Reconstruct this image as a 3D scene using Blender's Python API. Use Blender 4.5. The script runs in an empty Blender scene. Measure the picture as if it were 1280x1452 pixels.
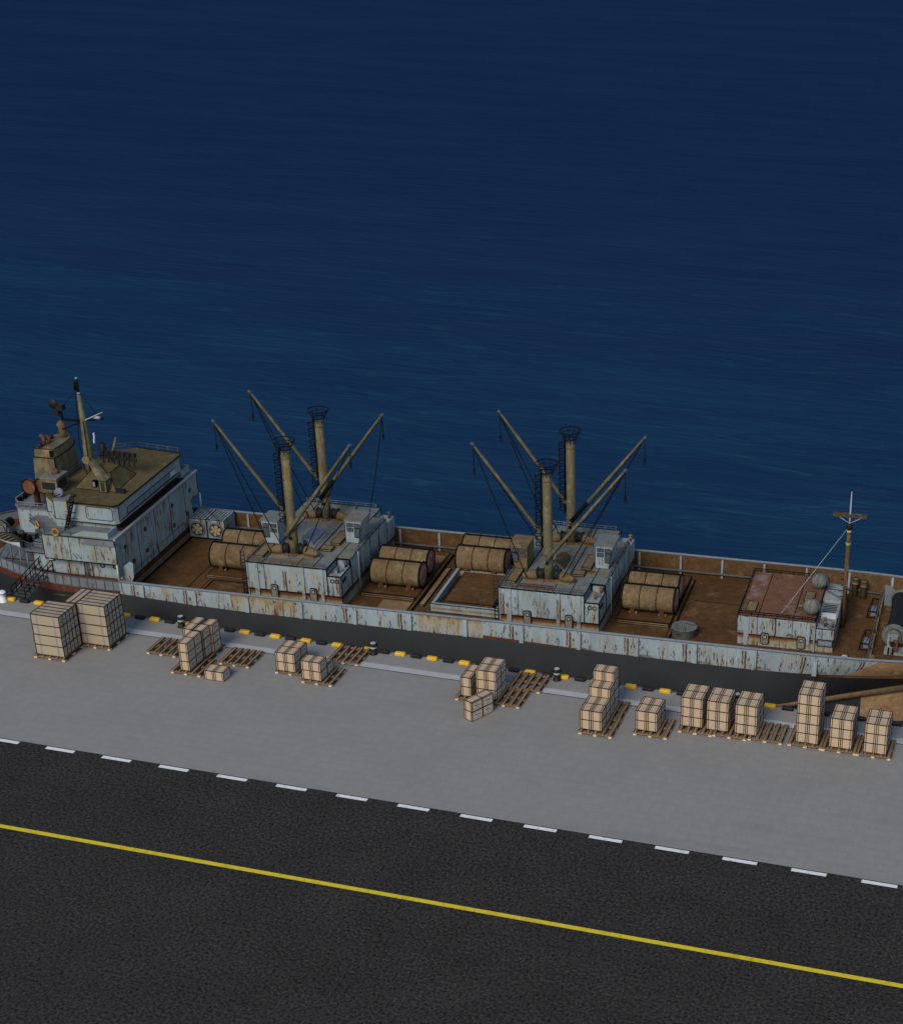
import bpy, math, random
from math import sin, cos, pi, radians
from mathutils import Vector, Matrix
random.seed(7)
sc = bpy.context.scene
COL = sc.collection

# ------------------------------------------------------------------ camera, light, exposure
cam_d = bpy.data.cameras.new('camera'); cam = bpy.data.objects.new('camera', cam_d); COL.objects.link(cam)
cam.location = (0, 0, 64); cam.rotation_euler = (radians(90 - 28.78), 0, radians(16.42))
cam_d.sensor_fit = 'HORIZONTAL'; cam_d.sensor_width = 36
sc.render.resolution_x = 902; sc.render.resolution_y = 1024
# the render is fitted by width in landscape terms: focal length and shift are in units of the image width
cam_d.lens = 2503 / 1280 * 36
cam_d.shift_x = -(865 - 640) / 1280
cam_d.shift_y = (978 - 726) / 1280
cam_d.clip_start = 1; cam_d.clip_end = 20000
sc.camera = cam

SUN_EL = 38.0
SUN_DIR = Vector((-0.14, -0.99, 0)).normalized() * cos(radians(SUN_EL)) + Vector((0, 0, sin(radians(SUN_EL))))
w = bpy.data.worlds.new('World'); sc.world = w; w.use_nodes = True
wn = w.node_tree.nodes; bg = wn['Background']
sky = wn.new('ShaderNodeTexSky'); sky.sky_type = 'NISHITA'; sky.sun_disc = False
sky.sun_elevation = radians(SUN_EL); sky.sun_rotation = math.atan2(SUN_DIR.x, SUN_DIR.y)
w.node_tree.links.new(sky.outputs[0], bg.inputs['Color']); bg.inputs['Strength'].default_value = 0.13
sd = bpy.data.lights.new('sun', 'SUN'); sd.energy = 2.4; sd.angle = radians(24); sd.color = (1.0, 0.9, 0.78)
so = bpy.data.objects.new('sun', sd); COL.objects.link(so); so.location = (-60, -60, 90)
so.rotation_euler = (-SUN_DIR).to_track_quat('-Z', 'Y').to_euler()
sc.view_settings.view_transform = 'Standard'; sc.view_settings.look = 'None'
sc.view_settings.exposure = -0.3; sc.view_settings.gamma = 1.0

# ------------------------------------------------------------------ mesh helper
class MB:
    def __init__(s): s.v = []; s.f = []; s.sm = []
    def add(s, vs, fs, smooth=False):
        n = len(s.v); s.v += [tuple(p) for p in vs]
        for f in fs: s.f.append([i + n for i in f]); s.sm.append(smooth)
        return s
    def box(s, x0, x1, y0, y1, z0, z1):
        vs = [(x, y, z) for z in (z0, z1) for y in (y0, y1) for x in (x0, x1)]
        return s.add(vs, [(0,2,3,1),(4,5,7,6),(0,1,5,4),(2,6,7,3),(0,4,6,2),(1,3,7,5)])
    def hexa(s, b, t):   # bottom quad, top quad (ccw from above)
        return s.add(list(b) + list(t), [(3,2,1,0),(4,5,6,7),(0,1,5,4),(1,2,6,5),(2,3,7,6),(3,0,4,7)])
    def prism(s, pts, lo, hi, axis='z'):
        n = len(pts)
        def P(a, b, c):
            return (a, b, c) if axis == 'z' else ((a, c, b) if axis == 'y' else (c, a, b))
        vs = [P(a, b, lo) for a, b in pts] + [P(a, b, hi) for a, b in pts]
        fs = [list(range(n))[::-1], list(range(n, 2 * n))] + [(i, (i+1) % n, n + (i+1) % n, n + i) for i in range(n)]
        return s.add(vs, fs)
    def tube(s, pts, r, n=8, caps=True, smooth=True):
        pts = [Vector(p) for p in pts]; rs = r if isinstance(r, (list, tuple)) else [r] * len(pts)
        rings = []; up = None
        for i, p in enumerate(pts):
            d = (pts[min(i+1, len(pts)-1)] - pts[max(i-1, 0)]).normalized()
            a = Vector((0,0,1)) if abs(d.z) < .95 else Vector((1,0,0))
            u = d.cross(a).normalized(); v = d.cross(u).normalized()
            rings.append([p + rs[i] * (cos(2*pi*k/n) * u + sin(2*pi*k/n) * v) for k in range(n)])
        b = len(s.v); s.v += [tuple(q) for rg in rings for q in rg]
        for i in range(len(pts) - 1):
            for k in range(n):
                s.f.append([b + i*n + k, b + i*n + (k+1) % n, b + (i+1)*n + (k+1) % n, b + (i+1)*n + k]); s.sm.append(smooth)
        if caps:
            s.f.append([b + k for k in range(n)][::-1]); s.sm.append(False)
            s.f.append([b + (len(pts)-1)*n + k for k in range(n)]); s.sm.append(False)
        return s
    def ring(s, c, R, r, axis='z', n=20, a0=0, a1=2*pi):
        pts = []
        full = abs(a1 - a0 - 2*pi) < 1e-6
        for k in range(n + 1):
            a = a0 + (a1 - a0) * k / n; x, y = R*cos(a), R*sin(a)
            pts.append({'z': (c[0]+x, c[1]+y, c[2]), 'y': (c[0]+x, c[1], c[2]+y), 'x': (c[0], c[1]+x, c[2]+y)}[axis])
        return s.tube(pts, r, 5, caps=not full)
    def lathe(s, prof, c=(0,0,0), axis='z', n=24, smooth=True):
        vs = []; fs = []
        for (r, h) in prof:
            for k in range(n):
                a = 2*pi*k/n; x, y = r*cos(a), r*sin(a)
                vs.append({'z': (c[0]+x, c[1]+y, c[2]+h), 'x': (c[0]+h, c[1]+x, c[2]+y), 'y': (c[0]+x, c[1]+h, c[2]+y)}[axis])
        m = len(prof)
        for i in range(m - 1):
            for k in range(n): fs.append((i*n+k, i*n+(k+1) % n, (i+1)*n+(k+1) % n, (i+1)*n+k))
        s.add(vs, fs, smooth); b = len(s.v) - len(vs)
        s.f.append([b + k for k in range(n)][::-1]); s.sm.append(False)
        s.f.append([b + (m-1)*n + k for k in range(n)]); s.sm.append(False)
        return s
    def edges(s, x0, x1, y0, y1, z0, z1, t):   # thin bars along the twelve edges of a box, proud by t/3
        o = t / 3
        for y in (y0, y1):
            for z in (z0, z1): s.box(x0-o, x1+o, y-t/2, y+t/2, z-t/2, z+t/2)
        for x in (x0, x1):
            for z in (z0, z1): s.box(x-t/2, x+t/2, y0+t/2, y1-t/2, z-t/2, z+t/2)
            for y in (y0, y1): s.box(x-t/2, x+t/2, y-t/2, y+t/2, z0+t/2, z1-t/2)
        return s
    def mesh(s, name, mat):
        m = bpy.data.meshes.new(name); m.from_pydata(s.v, [], s.f); m.update()
        m.polygons.foreach_set('use_smooth', s.sm)
        import bmesh
        bm = bmesh.new(); bm.from_mesh(m); bmesh.ops.recalc_face_normals(bm, faces=bm.faces); bm.to_mesh(m); bm.free()
        m.materials.append(mat); return m
    def build(s, name, mat, parent=None, label=None, bevel=0):
        o = bpy.data.objects.new(name, s.mesh(name, mat)); COL.objects.link(o)
        if parent: o.parent = parent
        if label: o['label'] = label
        if bevel:
            b = o.modifiers.new('bevel', 'BEVEL'); b.width = bevel; b.segments = 2; b.limit_method = 'ANGLE'
        return o

def tag(o, label, cat, group=None):
    o['label'] = label; o['category'] = cat
    if group: o['group'] = group
    return o
def empty(name, loc=(0,0,0), rz=0):
    o = bpy.data.objects.new(name, None); COL.objects.link(o); o.location = loc; o.rotation_euler = (0,0,rz); o.empty_display_size = .3
    return o
def structure(o, kind='structure'): o['kind'] = kind; return o
def link_copy(o, parent=None):
    c = o.copy(); COL.objects.link(c)
    if parent is not None: c.parent = parent
    return c
def copy_tree(o, parent=None):
    c = link_copy(o, parent)
    for ch in list(o.children): copy_tree(ch, c)
    return c

# ------------------------------------------------------------------ materials
def newmat(name, rough=.7, spec=.3, metal=0):
    m = bpy.data.materials.new(name); m.use_nodes = True
    b = m.node_tree.nodes['Principled BSDF']; b.inputs['Roughness'].default_value = rough
    b.inputs['Specular IOR Level'].default_value = spec; b.inputs['Metallic'].default_value = metal
    return m, m.node_tree.nodes, m.node_tree.links, b
def pos(n, l, scale=(1,1,1), obj=False):
    if obj: src = n.new('ShaderNodeTexCoord').outputs['Object']
    else: src = n.new('ShaderNodeNewGeometry').outputs['Position']
    mp = n.new('ShaderNodeMapping'); mp.inputs['Scale'].default_value = scale
    l.new(src, mp.inputs['Vector']); return mp.outputs[0]
def noise(n, l, vec, scale, detail=4, rough=.6):
    t = n.new('ShaderNodeTexNoise'); t.inputs['Scale'].default_value = scale; t.inputs['Detail'].default_value = detail
    t.inputs['Roughness'].default_value = rough; l.new(vec, t.inputs['Vector']); return t.outputs['Fac']
def ramp(n, l, fac, a, b):
    r = n.new('ShaderNodeMapRange'); r.inputs['From Min'].default_value = a; r.inputs['From Max'].default_value = b
    l.new(fac, r.inputs['Value']); return r.outputs[0]
def mix(n, l, fac, a, b, mode='MIX'):
    m = n.new('ShaderNodeMix'); m.data_type = 'RGBA'; m.blend_type = mode
    if isinstance(fac, (int, float)): m.inputs[0].default_value = fac
    else: l.new(fac, m.inputs[0])
    for i, c in ((6, a), (7, b)):
        if isinstance(c, tuple): m.inputs[i].default_value = (*c, 1)
        else: l.new(c, m.inputs[i])
    return m.outputs[2]
def mul(n, l, a, b):
    m = n.new('ShaderNodeMath'); m.operation = 'MULTIPLY'
    for i, c in ((0, a), (1, b)):
        if isinstance(c, (int, float)): m.inputs[i].default_value = c
        else: l.new(c, m.inputs[i])
    return m.outputs[0]
def bump(n, l, b, h, strength=.3, dist=.05):
    k = n.new('ShaderNodeBump'); k.inputs['Strength'].default_value = strength; k.inputs['Distance'].default_value = dist
    l.new(h, k.inputs['Height']); l.new(k.outputs[0], b.inputs['Normal'])

def plain(name, c, rough=.7, var=.12, scale=3.0, spec=.3, metal=0):
    m, n, l, b = newmat(name, rough, spec, metal)
    f = noise(n, l, pos(n, l), scale, 5)
    lo = tuple(x * (1 - var) for x in c); hi = tuple(min(1, x * (1 + var)) for x in c)
    l.new(mix(n, l, ramp(n, l, f, .3, .7), lo, hi), b.inputs['Base Color']); return m

def rect(n, l, u, v, u0, u1, v0, v1, e=.03, f=.06):
    a = mul(n, l, ramp(n, l, u, u0-e, u0+e), ramp(n, l, u, u1+e, u1-e))
    return mul(n, l, a, mul(n, l, ramp(n, l, v, v0-f, v0+f), ramp(n, l, v, v1+f, v1-f)))
def math2(n, l, op, a, b):
    m = n.new('ShaderNodeMath'); m.operation = op
    for i, c in ((0, a), (1, b)):
        if isinstance(c, (int, float)): m.inputs[i].default_value = c
        else: l.new(c, m.inputs[i])
    return m.outputs[0]
def panel_marks(n, l, pitch, u0, vs, v0):
    """rust runs, bolt holes and scratches that recur on every plate of the shell"""
    sep = n.new('ShaderNodeSeparateXYZ'); l.new(n.new('ShaderNodeTexCoord').outputs['Object'], sep.inputs[0])
    wob = noise(n, l, pos(n, l), 3.0, 3, .6); wob2 = noise(n, l, pos(n, l), 2.2, 3, .6)
    u = math2(n, l, 'ADD', sep.outputs['X'], sep.outputs['Y'])
    u = math2(n, l, 'ADD', u, mul(n, l, wob, .22))
    u = math2(n, l, 'FLOORED_MODULO' if False else 'WRAP', math2(n, l, 'SUBTRACT', u, u0), pitch) if False else math2(n, l, 'MODULO', math2(n, l, 'ADD', math2(n, l, 'SUBTRACT', u, u0), pitch*40), pitch)
    v = math2(n, l, 'MULTIPLY', math2(n, l, 'SUBTRACT', sep.outputs['Z'], v0), 1/vs)
    v = math2(n, l, 'ADD', v, mul(n, l, wob2, .22))
    p = pitch
    W_ = .014
    dark = [(p-.78,p-.72,.30,1.0,.02),(p-.58,p-.48,.05,.98,.02),(p-.30,p-.18,.52,.66,.03),(.42,.50,.80,.90,.02),(.44,.51,.66,.74,.02),(.62,.70,.52,.62,.02),(.46,.54,.42,.50,.02),
            (.40,.75,.13,.22,.02),(.7,1.55,.13,.17,.02),(1.02,1.12,.34,.42,.02),(1.04,1.09,.16,.36,.02),(2.28,2.36,.30,.52,.02),(2.22,2.28,.10,.24,.02),(2.36,2.44,.60,.66,.02),(3.12,3.19,.45,.58,.02),(3.20,3.25,.30,.46,.02),(3.10,3.18,.22,.30,.02),(2.95,3.0,.33,.42,.02)]
    warm = [(p-.84,p-.66,.05,1.02,.06),(p-.64,p-.42,-.1,1.02,.06),(p-.32,p-.16,.1,.6,.05),(.36,1.6,.02,.16,.05),(.98,1.14,.1,.4,.04),(2.2,2.45,.0,.95,.08),(.70,.80,.45,.85,.05),(2.62,2.72,.1,1.0,.06)]
    def total(lst):
        t = None
        for (a, b, c, d, e) in lst:
            m = rect(n, l, u, v, a-W_, b+W_, c, d, e, .05); t = m if t is None else math2(n, l, 'MAXIMUM', t, m)
        return t
    return total(dark), total(warm)

def painted(name, base, stain=.5, rust=.5, alt=None, streak_scale=1.7, dark=(.07,.025,.01), warm=(.36,.26,.11), marks=None, top=None):
    """flaking ship paint: long vertical rust streaks, yellow stains, blotches, specks"""
    m, n, l, b = newmat(name, .62, .25)
    st = noise(n, l, pos(n, l, (1, 1, .10)), streak_scale, 5, .65)
    st2 = noise(n, l, pos(n, l, (1, 1, .16)), streak_scale * 2.9, 4, .6)
    pt = noise(n, l, pos(n, l, (.45, .45, .5)), 1.0, 4, .6)
    bl = noise(n, l, pos(n, l, (1, 1, .55)), 2.6, 6, .7)
    sp = noise(n, l, pos(n, l), 4.2, 3, .5)
    big = noise(n, l, pos(n, l, (.6, .6, .6)), .5, 2)
    c = mix(n, l, ramp(n, l, big, .3, .7), tuple(x*.84 for x in base), base)
    if alt: c = mix(n, l, ramp(n, l, noise(n, l, pos(n, l), .9, 5), .52, .6), c, alt)
    c = mix(n, l, mul(n, l, ramp(n, l, st, .62 - .2*stain, .8 - .1*stain), .8), c, warm)
    k = mul(n, l, ramp(n, l, st2, .60 - .08*rust, .68 - .06*rust), ramp(n, l, pt, .50 - .12*rust, .62 - .1*rust))
    c = mix(n, l, k, c, (.135, .058, .022))
    gr = noise(n, l, pos(n, l, (1, 1, .35)), .8, 5, .65)
    c = mix(n, l, mul(n, l, ramp(n, l, gr, .46, .66), .5), c, mix(n, l, 1.0, c, (.62,.62,.52), 'MULTIPLY'))
    if top:   # a rust run that starts at a seam and bleeds downwards, ragged lower edge
        sep = n.new('ShaderNodeSeparateXYZ'); l.new(n.new('ShaderNodeTexCoord').outputs['Object'], sep.inputs[0])
        rag = noise(n, l, pos(n, l, (1, 1, .05)), 1.1, 5, .7)
        z = math2(n, l, 'ADD', sep.outputs['Z'], math2(n, l, 'MULTIPLY', math2(n, l, 'SUBTRACT', rag, .5), top[2]))
        c = mix(n, l, mul(n, l, ramp(n, l, z, top[0]-top[1]*1.6, top[0]), .7), c, warm)
        c = mix(n, l, ramp(n, l, z, top[0]-top[1]*.35, top[0]+top[1]*.45), c, (.13,.045,.018))
    c = mix(n, l, ramp(n, l, bl, .69 - .06*rust, .74 - .06*rust), c, dark)
    c = mix(n, l, mul(n, l, ramp(n, l, sp, .68 - .02*rust, .71), .9), c, dark)
    if marks:
        dk, wm = panel_marks(n, l, *marks)
        c = mix(n, l, mul(n, l, wm, .42), c, (.30,.19,.085)); c = mix(n, l, mul(n, l, dk, .95), c, (.045,.02,.01))
    l.new(c, b.inputs['Base Color']); bump(n, l, b, bl, .25, .04); return m

def rustdeck(name, a, bcol, ccol, s=1.0):
    m, n, l, b = newmat(name, .85, .15)
    f1 = noise(n, l, pos(n, l), .22*s, 5, .65); f2 = noise(n, l, pos(n, l), 1.6*s, 8, .75); f3 = noise(n, l, pos(n, l, (1,1,1)), .7*s, 7, .7)
    f4 = noise(n, l, pos(n, l), 7*s, 3, .6)
    c = mix(n, l, ramp(n, l, f1, .38, .62), a, bcol)
    c = mix(n, l, mul(n, l, ramp(n, l, f3, .55, .64), .9), c, ccol)
    fl = noise(n, l, pos(n, l), 3.4*s, 6, .8); c = mix(n, l, mul(n, l, ramp(n, l, fl, .60, .66), .5), c, tuple(min(1, x*1.35) for x in ccol))
    c = mix(n, l, ramp(n, l, f2, .35, .65), mix(n, l, 1.0, c, (.62,.60,.58), 'MULTIPLY'), c)
    c = mix(n, l, mul(n, l, ramp(n, l, f4, .56, .66), .45), c, tuple(x*.4 for x in a))
    l.new(c, b.inputs['Base Color']); bump(n, l, b, f2, .4, .05); return m

M = {}
M['white'] = painted('flaking_white_paint', (.305,.385,.42), .56, .5, marks=(4.67, 12.4, 2.2, .5))
M['white_hull'] = painted('streaked_white_hull', (.34,.425,.465), .54, .46, marks=(4.67, 1.95, 1.75, -.5))
M['stain_hull'] = painted('heavily_rusted_white_hull', (.365,.42,.43), 1.05, 1.1, warm=(.36,.27,.12), top=(1.15,.8,1.9))
M['stain'] = painted('rust_stained_paint', (.30,.38,.405), .78, 1.0, warm=(.29,.245,.115))
M['stain_fwd'] = painted('rust_stained_forward_base', (.35,.41,.40), .95, 1.0, warm=(.36,.27,.11), top=(.06,.36,.45))
M['base_stain'] = painted('rust_stained_base', (.35,.41,.40), .95, 1.0, warm=(.36,.27,.11), top=(.16,.40,.35))
M['rust_band'] = rustdeck('dark_rust_band', (.17,.06,.026), (.10,.035,.017), (.22,.10,.045), 2)
M['grey_paint'] = painted('grey_deck_paint', (.185,.212,.24), .15, .35)
M['roof_grey'] = painted('grey_green_roof', (.185,.215,.215), .4, .6, alt=(.18,.175,.115))
M['roof_olive'] = rustdeck('olive_rusty_roof', (.150,.112,.050), (.112,.088,.040), (.165,.178,.112), 1.0)
M['roof_red'] = rustdeck('oxide_red_roof', (.19,.092,.055), (.21,.105,.058), (.30,.23,.215), .7)
M['deck'] = rustdeck('rusty_brown_deck', (.15,.076,.028), (.105,.053,.021), (.19,.130,.060))
M['deck_light'] = rustdeck('worn_tan_deck', (.30,.215,.115), (.26,.165,.085), (.33,.27,.14))
M['bulwark_in'] = rustdeck('rusty_bulwark_inside', (.135,.076,.031), (.105,.057,.024), (.18,.13,.06), 1.6)
M['tan'] = painted('tan_mast_paint', (.128,.118,.068), .35, .7, alt=(.175,.17,.095))
M['boom'] = painted('dull_boom_paint', (.115,.104,.062), .3, .5, alt=(.15,.14,.08))
M['tank'] = rustdeck('rusty_tan_tank', (.225,.155,.082), (.165,.115,.058), (.29,.265,.135), 1.3)
M['tank_end'] = rustdeck('red_rust_tank_end', (.38,.20,.15), (.24,.115,.09), (.55,.40,.30), 2.5)
M['funnel'] = painted('weathered_tan_funnel', (.125,.114,.066), .35, .5, alt=(.165,.155,.095))
M['hull_dark'] = plain('dark_grey_hull', (.043,.047,.050), .6, .10, .4, .15)
M['hull_red'] = rustdeck('red_lead_hull', (.17,.05,.035), (.13,.035,.025), (.22,.10,.06), 1.5)
M['bow_rust'] = rustdeck('orange_rust_plate', (.58,.37,.19), (.46,.27,.13), (.68,.55,.36), 1.3)
M['strake'] = rustdeck('brown_rust_strake', (.36,.245,.14), (.28,.18,.095), (.42,.34,.22), 1.5)
M['black'] = plain('black_iron', (.012,.012,.013), .6, .2)
M['ink'] = plain('dark_seam_steel', (.006,.006,.007), .8, .2, 3.0, .1)
M['steel'] = plain('grey_steel_rail', (.155,.185,.22), .5, .15)
M['post'] = plain('pale_blue_post', (.27,.30,.33), .5, .15)
M['steel_dark'] = plain('dark_steel_rail', (.07,.08,.09), .6, .15)
M['pale'] = plain('pale_post_paint', (.50,.54,.58), .5, .08)
M['glass'] = plain('dusty_blue_glass', (.19,.225,.32), .25, .1, 1.0, .5)
M['glass_dark'] = plain('dark_window_glass', (.06,.075,.095), .3, .1, 1.0, .5)
M['rust_part'] = rustdeck('red_brown_rust', (.20,.085,.045), (.16,.06,.035), (.26,.15,.09), 2)
M['hatch'] = rustdeck('tan_hatch_cover', (.26,.20,.11), (.22,.16,.085), (.29,.25,.15), 1.5)
M['yellow'] = plain('worn_yellow_paint', (.72,.44,.025), .55, .12, 2.0)
M['orange'] = plain('orange_ring', (.42,.22,.04), .6, .15)
M['dome'] = rustdeck('grey_dome_paint', (.20,.215,.195), (.165,.175,.16), (.26,.265,.22), .9)
M['bollard'] = plain('pale_bollard_band', (.42,.44,.46), .5, .1)
M['bollard_white'] = plain('white_bollard', (.80,.82,.85), .5, .06)
M['pane_grey'] = plain('grey_blue_pane', (.19,.235,.27), .4, .12, 1.0, .4)
M['fan_blade'] = plain('cream_fan_blade', (.42,.34,.2), .6, .15)
M['green'] = plain('green_lamp_glass', (.16,.34,.05), .4, .1)
M['pole_rust'] = rustdeck('rusty_pole', (.17,.105,.06), (.12,.07,.04), (.34,.31,.27), 1.7)
M['leaf'] = painted('grimy_door_paint', (.22,.22,.19), .8, .8)
M['rust_shade'] = rustdeck('dark_rust_and_shade', (.055,.032,.02), (.035,.022,.015), (.10,.055,.03), 2)  # rust brown darkened so the colour carries the shade of the bridge-front recess
M['hoop'] = rustdeck('dark_brown_hoop', (.06,.034,.02), (.045,.026,.016), (.10,.06,.035), 2)
M['arm'] = rustdeck('dark_brown_timber', (.10,.075,.045), (.075,.055,.035), (.16,.14,.11), 2)
M['wire'] = plain('galvanised_wire', (.38,.40,.42), .5, .1)

def cardboard(name, c):
    m, n, l, b = newmat(name, .8, .15)
    oi = n.new('ShaderNodeObjectInfo')
    f = noise(n, l, pos(n, l, (2, 2, .4)), 3, 4)
    cc = mix(n, l, ramp(n, l, f, .3, .7), tuple(x*.93 for x in c), c)
    cc = mix(n, l, mul(n, l, oi.outputs['Random'], .22), cc, tuple(x*.72 for x in c))
    l.new(cc, b.inputs['Base Color']); return m
M['card'] = cardboard('tan_cardboard', (.55,.415,.285))
M['card_pale'] = cardboard('pale_cardboard', (.42,.345,.245))
M['strap'] = plain('grey_strap', (.25,.25,.26), .6, .08)
M['tape'] = plain('dark_edge_tape', (.03,.022,.017), .7, .15)
M['label_paper'] = plain('pale_paper_label', (.62,.64,.70), .7, .05)
def wood():
    m, n, l, b = newmat('weathered_pallet_wood', .85, .15)
    oi = n.new('ShaderNodeObjectInfo')
    f = noise(n, l, pos(n, l, (6, .6, 3)), 2, 5, .7)
    c = mix(n, l, ramp(n, l, f, .3, .7), (.20,.12,.06), (.34,.225,.125))
    c = mix(n, l, mul(n, l, oi.outputs['Random'], .4), c, (.15,.10,.065))
    l.new(c, b.inputs['Base Color']); return m
M['wood'] = wood()
M['wood_end'] = plain('pale_sawn_end', (.72,.58,.40), .8, .1)

def concrete():
    m, n, l, b = newmat('quay_concrete', .9, .15)
    f = noise(n, l, pos(n, l), .18, 5, .6); g = noise(n, l, pos(n, l), 3.2, 4, .7); h = noise(n, l, pos(n, l), 14, 2, .5)
    c = mix(n, l, ramp(n, l, f, .35, .65), (.276,.272,.257), (.294,.290,.273))
    c = mix(n, l, ramp(n, l, g, .35, .65), mix(n, l, 1.0, c, (.94,.94,.94), 'MULTIPLY'), c)
    vo = n.new('ShaderNodeTexVoronoi'); vo.inputs['Scale'].default_value = 1.3; l.new(pos(n, l), vo.inputs['Vector'])
    c = mix(n, l, mul(n, l, ramp(n, l, vo.outputs['Distance'], .25, .6), .10), c, (.16,.165,.17))
    bk = n.new('ShaderNodeTexBrick'); l.new(pos(n, l), bk.inputs['Vector']); bk.inputs['Scale'].default_value = 1.0; bk.inputs['Brick Width'].default_value = 1.6; bk.inputs['Row Height'].default_value = .8; bk.inputs['Mortar Size'].default_value = .035
    bk.inputs['Color1'].default_value = (1,1,1,1); bk.inputs['Color2'].default_value = (.975,.975,.975,1); bk.inputs['Mortar'].default_value = (.91,.91,.91,1)
    c = mix(n, l, 1.0, c, bk.outputs['Color'], 'MULTIPLY')
    # faint tyre and oil marks running along the quay, shape of their own
    t = noise(n, l, pos(n, l, (.03, .5, 1)), 1.0, 4, .6)
    c = mix(n, l, mul(n, l, ramp(n, l, t, .60, .75), .18), c, (.12,.12,.12))
    l.new(c, b.inputs['Base Color']); bump(n, l, b, h, .15, .01); return m
M['concrete'] = concrete()
M['kerb'] = plain('pale_concrete_strip', (.42,.435,.445), .85, .08, 1.5)
def asphalt():
    m, n, l, b = newmat('asphalt', .95, .1)
    g = noise(n, l, pos(n, l), 5.0, 4, .75); f = noise(n, l, pos(n, l), .25, 3)
    c = mix(n, l, ramp(n, l, g, .38, .68), (.011,.0105,.010), (.084,.080,.074))
    c = mix(n, l, ramp(n, l, f, .35, .65), mix(n, l, 1.0, c, (.80,.80,.80), 'MULTIPLY'), c)
    tr = noise(n, l, pos(n, l, (.02, .6, 1)), 1.0, 5, .65); c = mix(n, l, mul(n, l, ramp(n, l, tr, .55, .72), .35), c, (.02,.019,.018))
    l.new(c, b.inputs['Base Color']); bump(n, l, b, g, .3, .02); return m
M['asphalt'] = asphalt()
def roadpaint(name, c):
    m, n, l, b = newmat(name, .75, .2)
    g = noise(n, l, pos(n, l), 3.5, 5, .75)
    k = noise(n, l, pos(n, l), .7, 4, .7)
    cc = mix(n, l, ramp(n, l, g, .34, .46), tuple(x*.55 for x in c), c)
    cc = mix(n, l, mul(n, l, ramp(n, l, k, .56, .70), .45), cc, tuple(x*.4 for x in c))
    l.new(cc, b.inputs['Base Color']); return m
M['road_white'] = roadpaint('white_road_paint', (.80,.82,.82))
M['road_yellow'] = roadpaint('yellow_road_paint', (.75,.60,.03))

def sea_mat():
    m, n, l, b = newmat('sea_water', .5, .0)
    b.inputs['IOR'].default_value = 1.33
    geo = n.new('ShaderNodeNewGeometry')
    # inshore water is greener and paler, open water deep navy
    sep = n.new('ShaderNodeSeparateXYZ'); l.new(geo.outputs['Position'], sep.inputs[0])
    off = ramp(n, l, sep.outputs['Y'], 130, 330)
    off.node.interpolation_type = 'SMOOTHSTEP'
    c = mix(n, l, off, (.0130,.046,.104), (.0115,.034,.090))
    s1 = noise(n, l, pos(n, l, (.030, .11, 1)), 1.0, 6, .62)
    s2 = noise(n, l, pos(n, l, (.12, .5, 1)), 1.0, 6, .65)
    s2.node.inputs['Distortion'].default_value = .8
    s3 = noise(n, l, pos(n, l, (.055, .30, 1)), 1.0, 5, .7)
    s3.node.inputs['Distortion'].default_value = 1.8
    s4 = noise(n, l, pos(n, l, (.02, .09, 1)), 1.0, 4, .6); s4.node.inputs['Distortion'].default_value = 1.0
    c = mix(n, l, ramp(n, l, s1, .35, .65), mix(n, l, 1.0, c, (.86,.84,.90), 'MULTIPLY'), c)
    fade = ramp(n, l, sep.outputs['Y'], 300, 125)
    c = mix(n, l, mul(n, l, ramp(n, l, s4, .45, .72), mul(n, l, fade, .38)), c, (.011,.066,.118))
    c = mix(n, l, mul(n, l, ramp(n, l, s3, .56, .70), mul(n, l, fade, .55)), c, (.022,.100,.150))
    c = mix(n, l, mul(n, l, ramp(n, l, s3, .46, .34), mul(n, l, fade, .55)), c, (.0085,.029,.085))
    l.new(c, b.inputs['Base Color'])
    h = n.new('ShaderNodeMath'); h.operation = 'ADD'; l.new(mul(n, l, s3, 1.4), h.inputs[0]); l.new(mul(n, l, s2, .8), h.inputs[1])
    bump(n, l, b, h.outputs[0], .35, 1.0); return m
M['sea'] = sea_mat()

# ------------------------------------------------------------------ the setting
QY = 112.72
mb = MB(); s = 9000
mb.add([(-s,113.2,-6.5),(s,113.2,-6.5),(s,s,-6.5),(-s,s,-6.5)], [(0,1,2,3)])
structure(mb.build('sea_water', M['sea']))
mb = MB(); mb.add([(-900,92.5,0),(900,92.5,0),(900,QY,0),(-900,QY,0),(-900,QY,-9),(900,QY,-9),(-900,QY+.6,-9),(900,QY+.6,-9)], [(0,1,2,3),(3,2,5,4),(4,5,7,6)])
structure(mb.build('quay_apron', M['concrete']))
mb = MB(); mb.add([(-900,-400,0),(900,-400,0),(900,92.5,0),(-900,92.5,0)], [(0,1,2,3)])
road = structure(mb.build('road', M['asphalt']))
mb = MB(); mb.box(-900,900,109.92,110.60,-.2,.035); structure(mb.build('kerb_strip', M['kerb']))
mb = MB(); mb.box(-900,900,109.80,109.92,-.2,.006); structure(mb.build('drain_joint', M['steel_dark']))
mb = MB(); mb.box(-900,900,QY-.02,QY+.10,-.5,.03); structure(mb.build('quay_edge_angle', M['steel_dark']))
mb = MB(); mb.add([(0,0,.004),(2.25,0,.004),(2.25,.34,.004),(0,.34,.004)], [(0,1,2,3)])
dash_me = mb.mesh('lane_dash', M['road_white'])
for k in range(-5, 16):
    o = bpy.data.objects.new('lane_dash', dash_me); COL.objects.link(o); o.parent = road; o.location = (-68.95 + 4.48*k, 92.06, 0)
mb = MB(); mb.add([(-900,82.25,.004),(900,82.25,.004),(900,82.62,.004),(-900,82.62,.004)], [(0,1,2,3)])
mb.build('yellow_line', M['road_yellow'], road)
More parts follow.
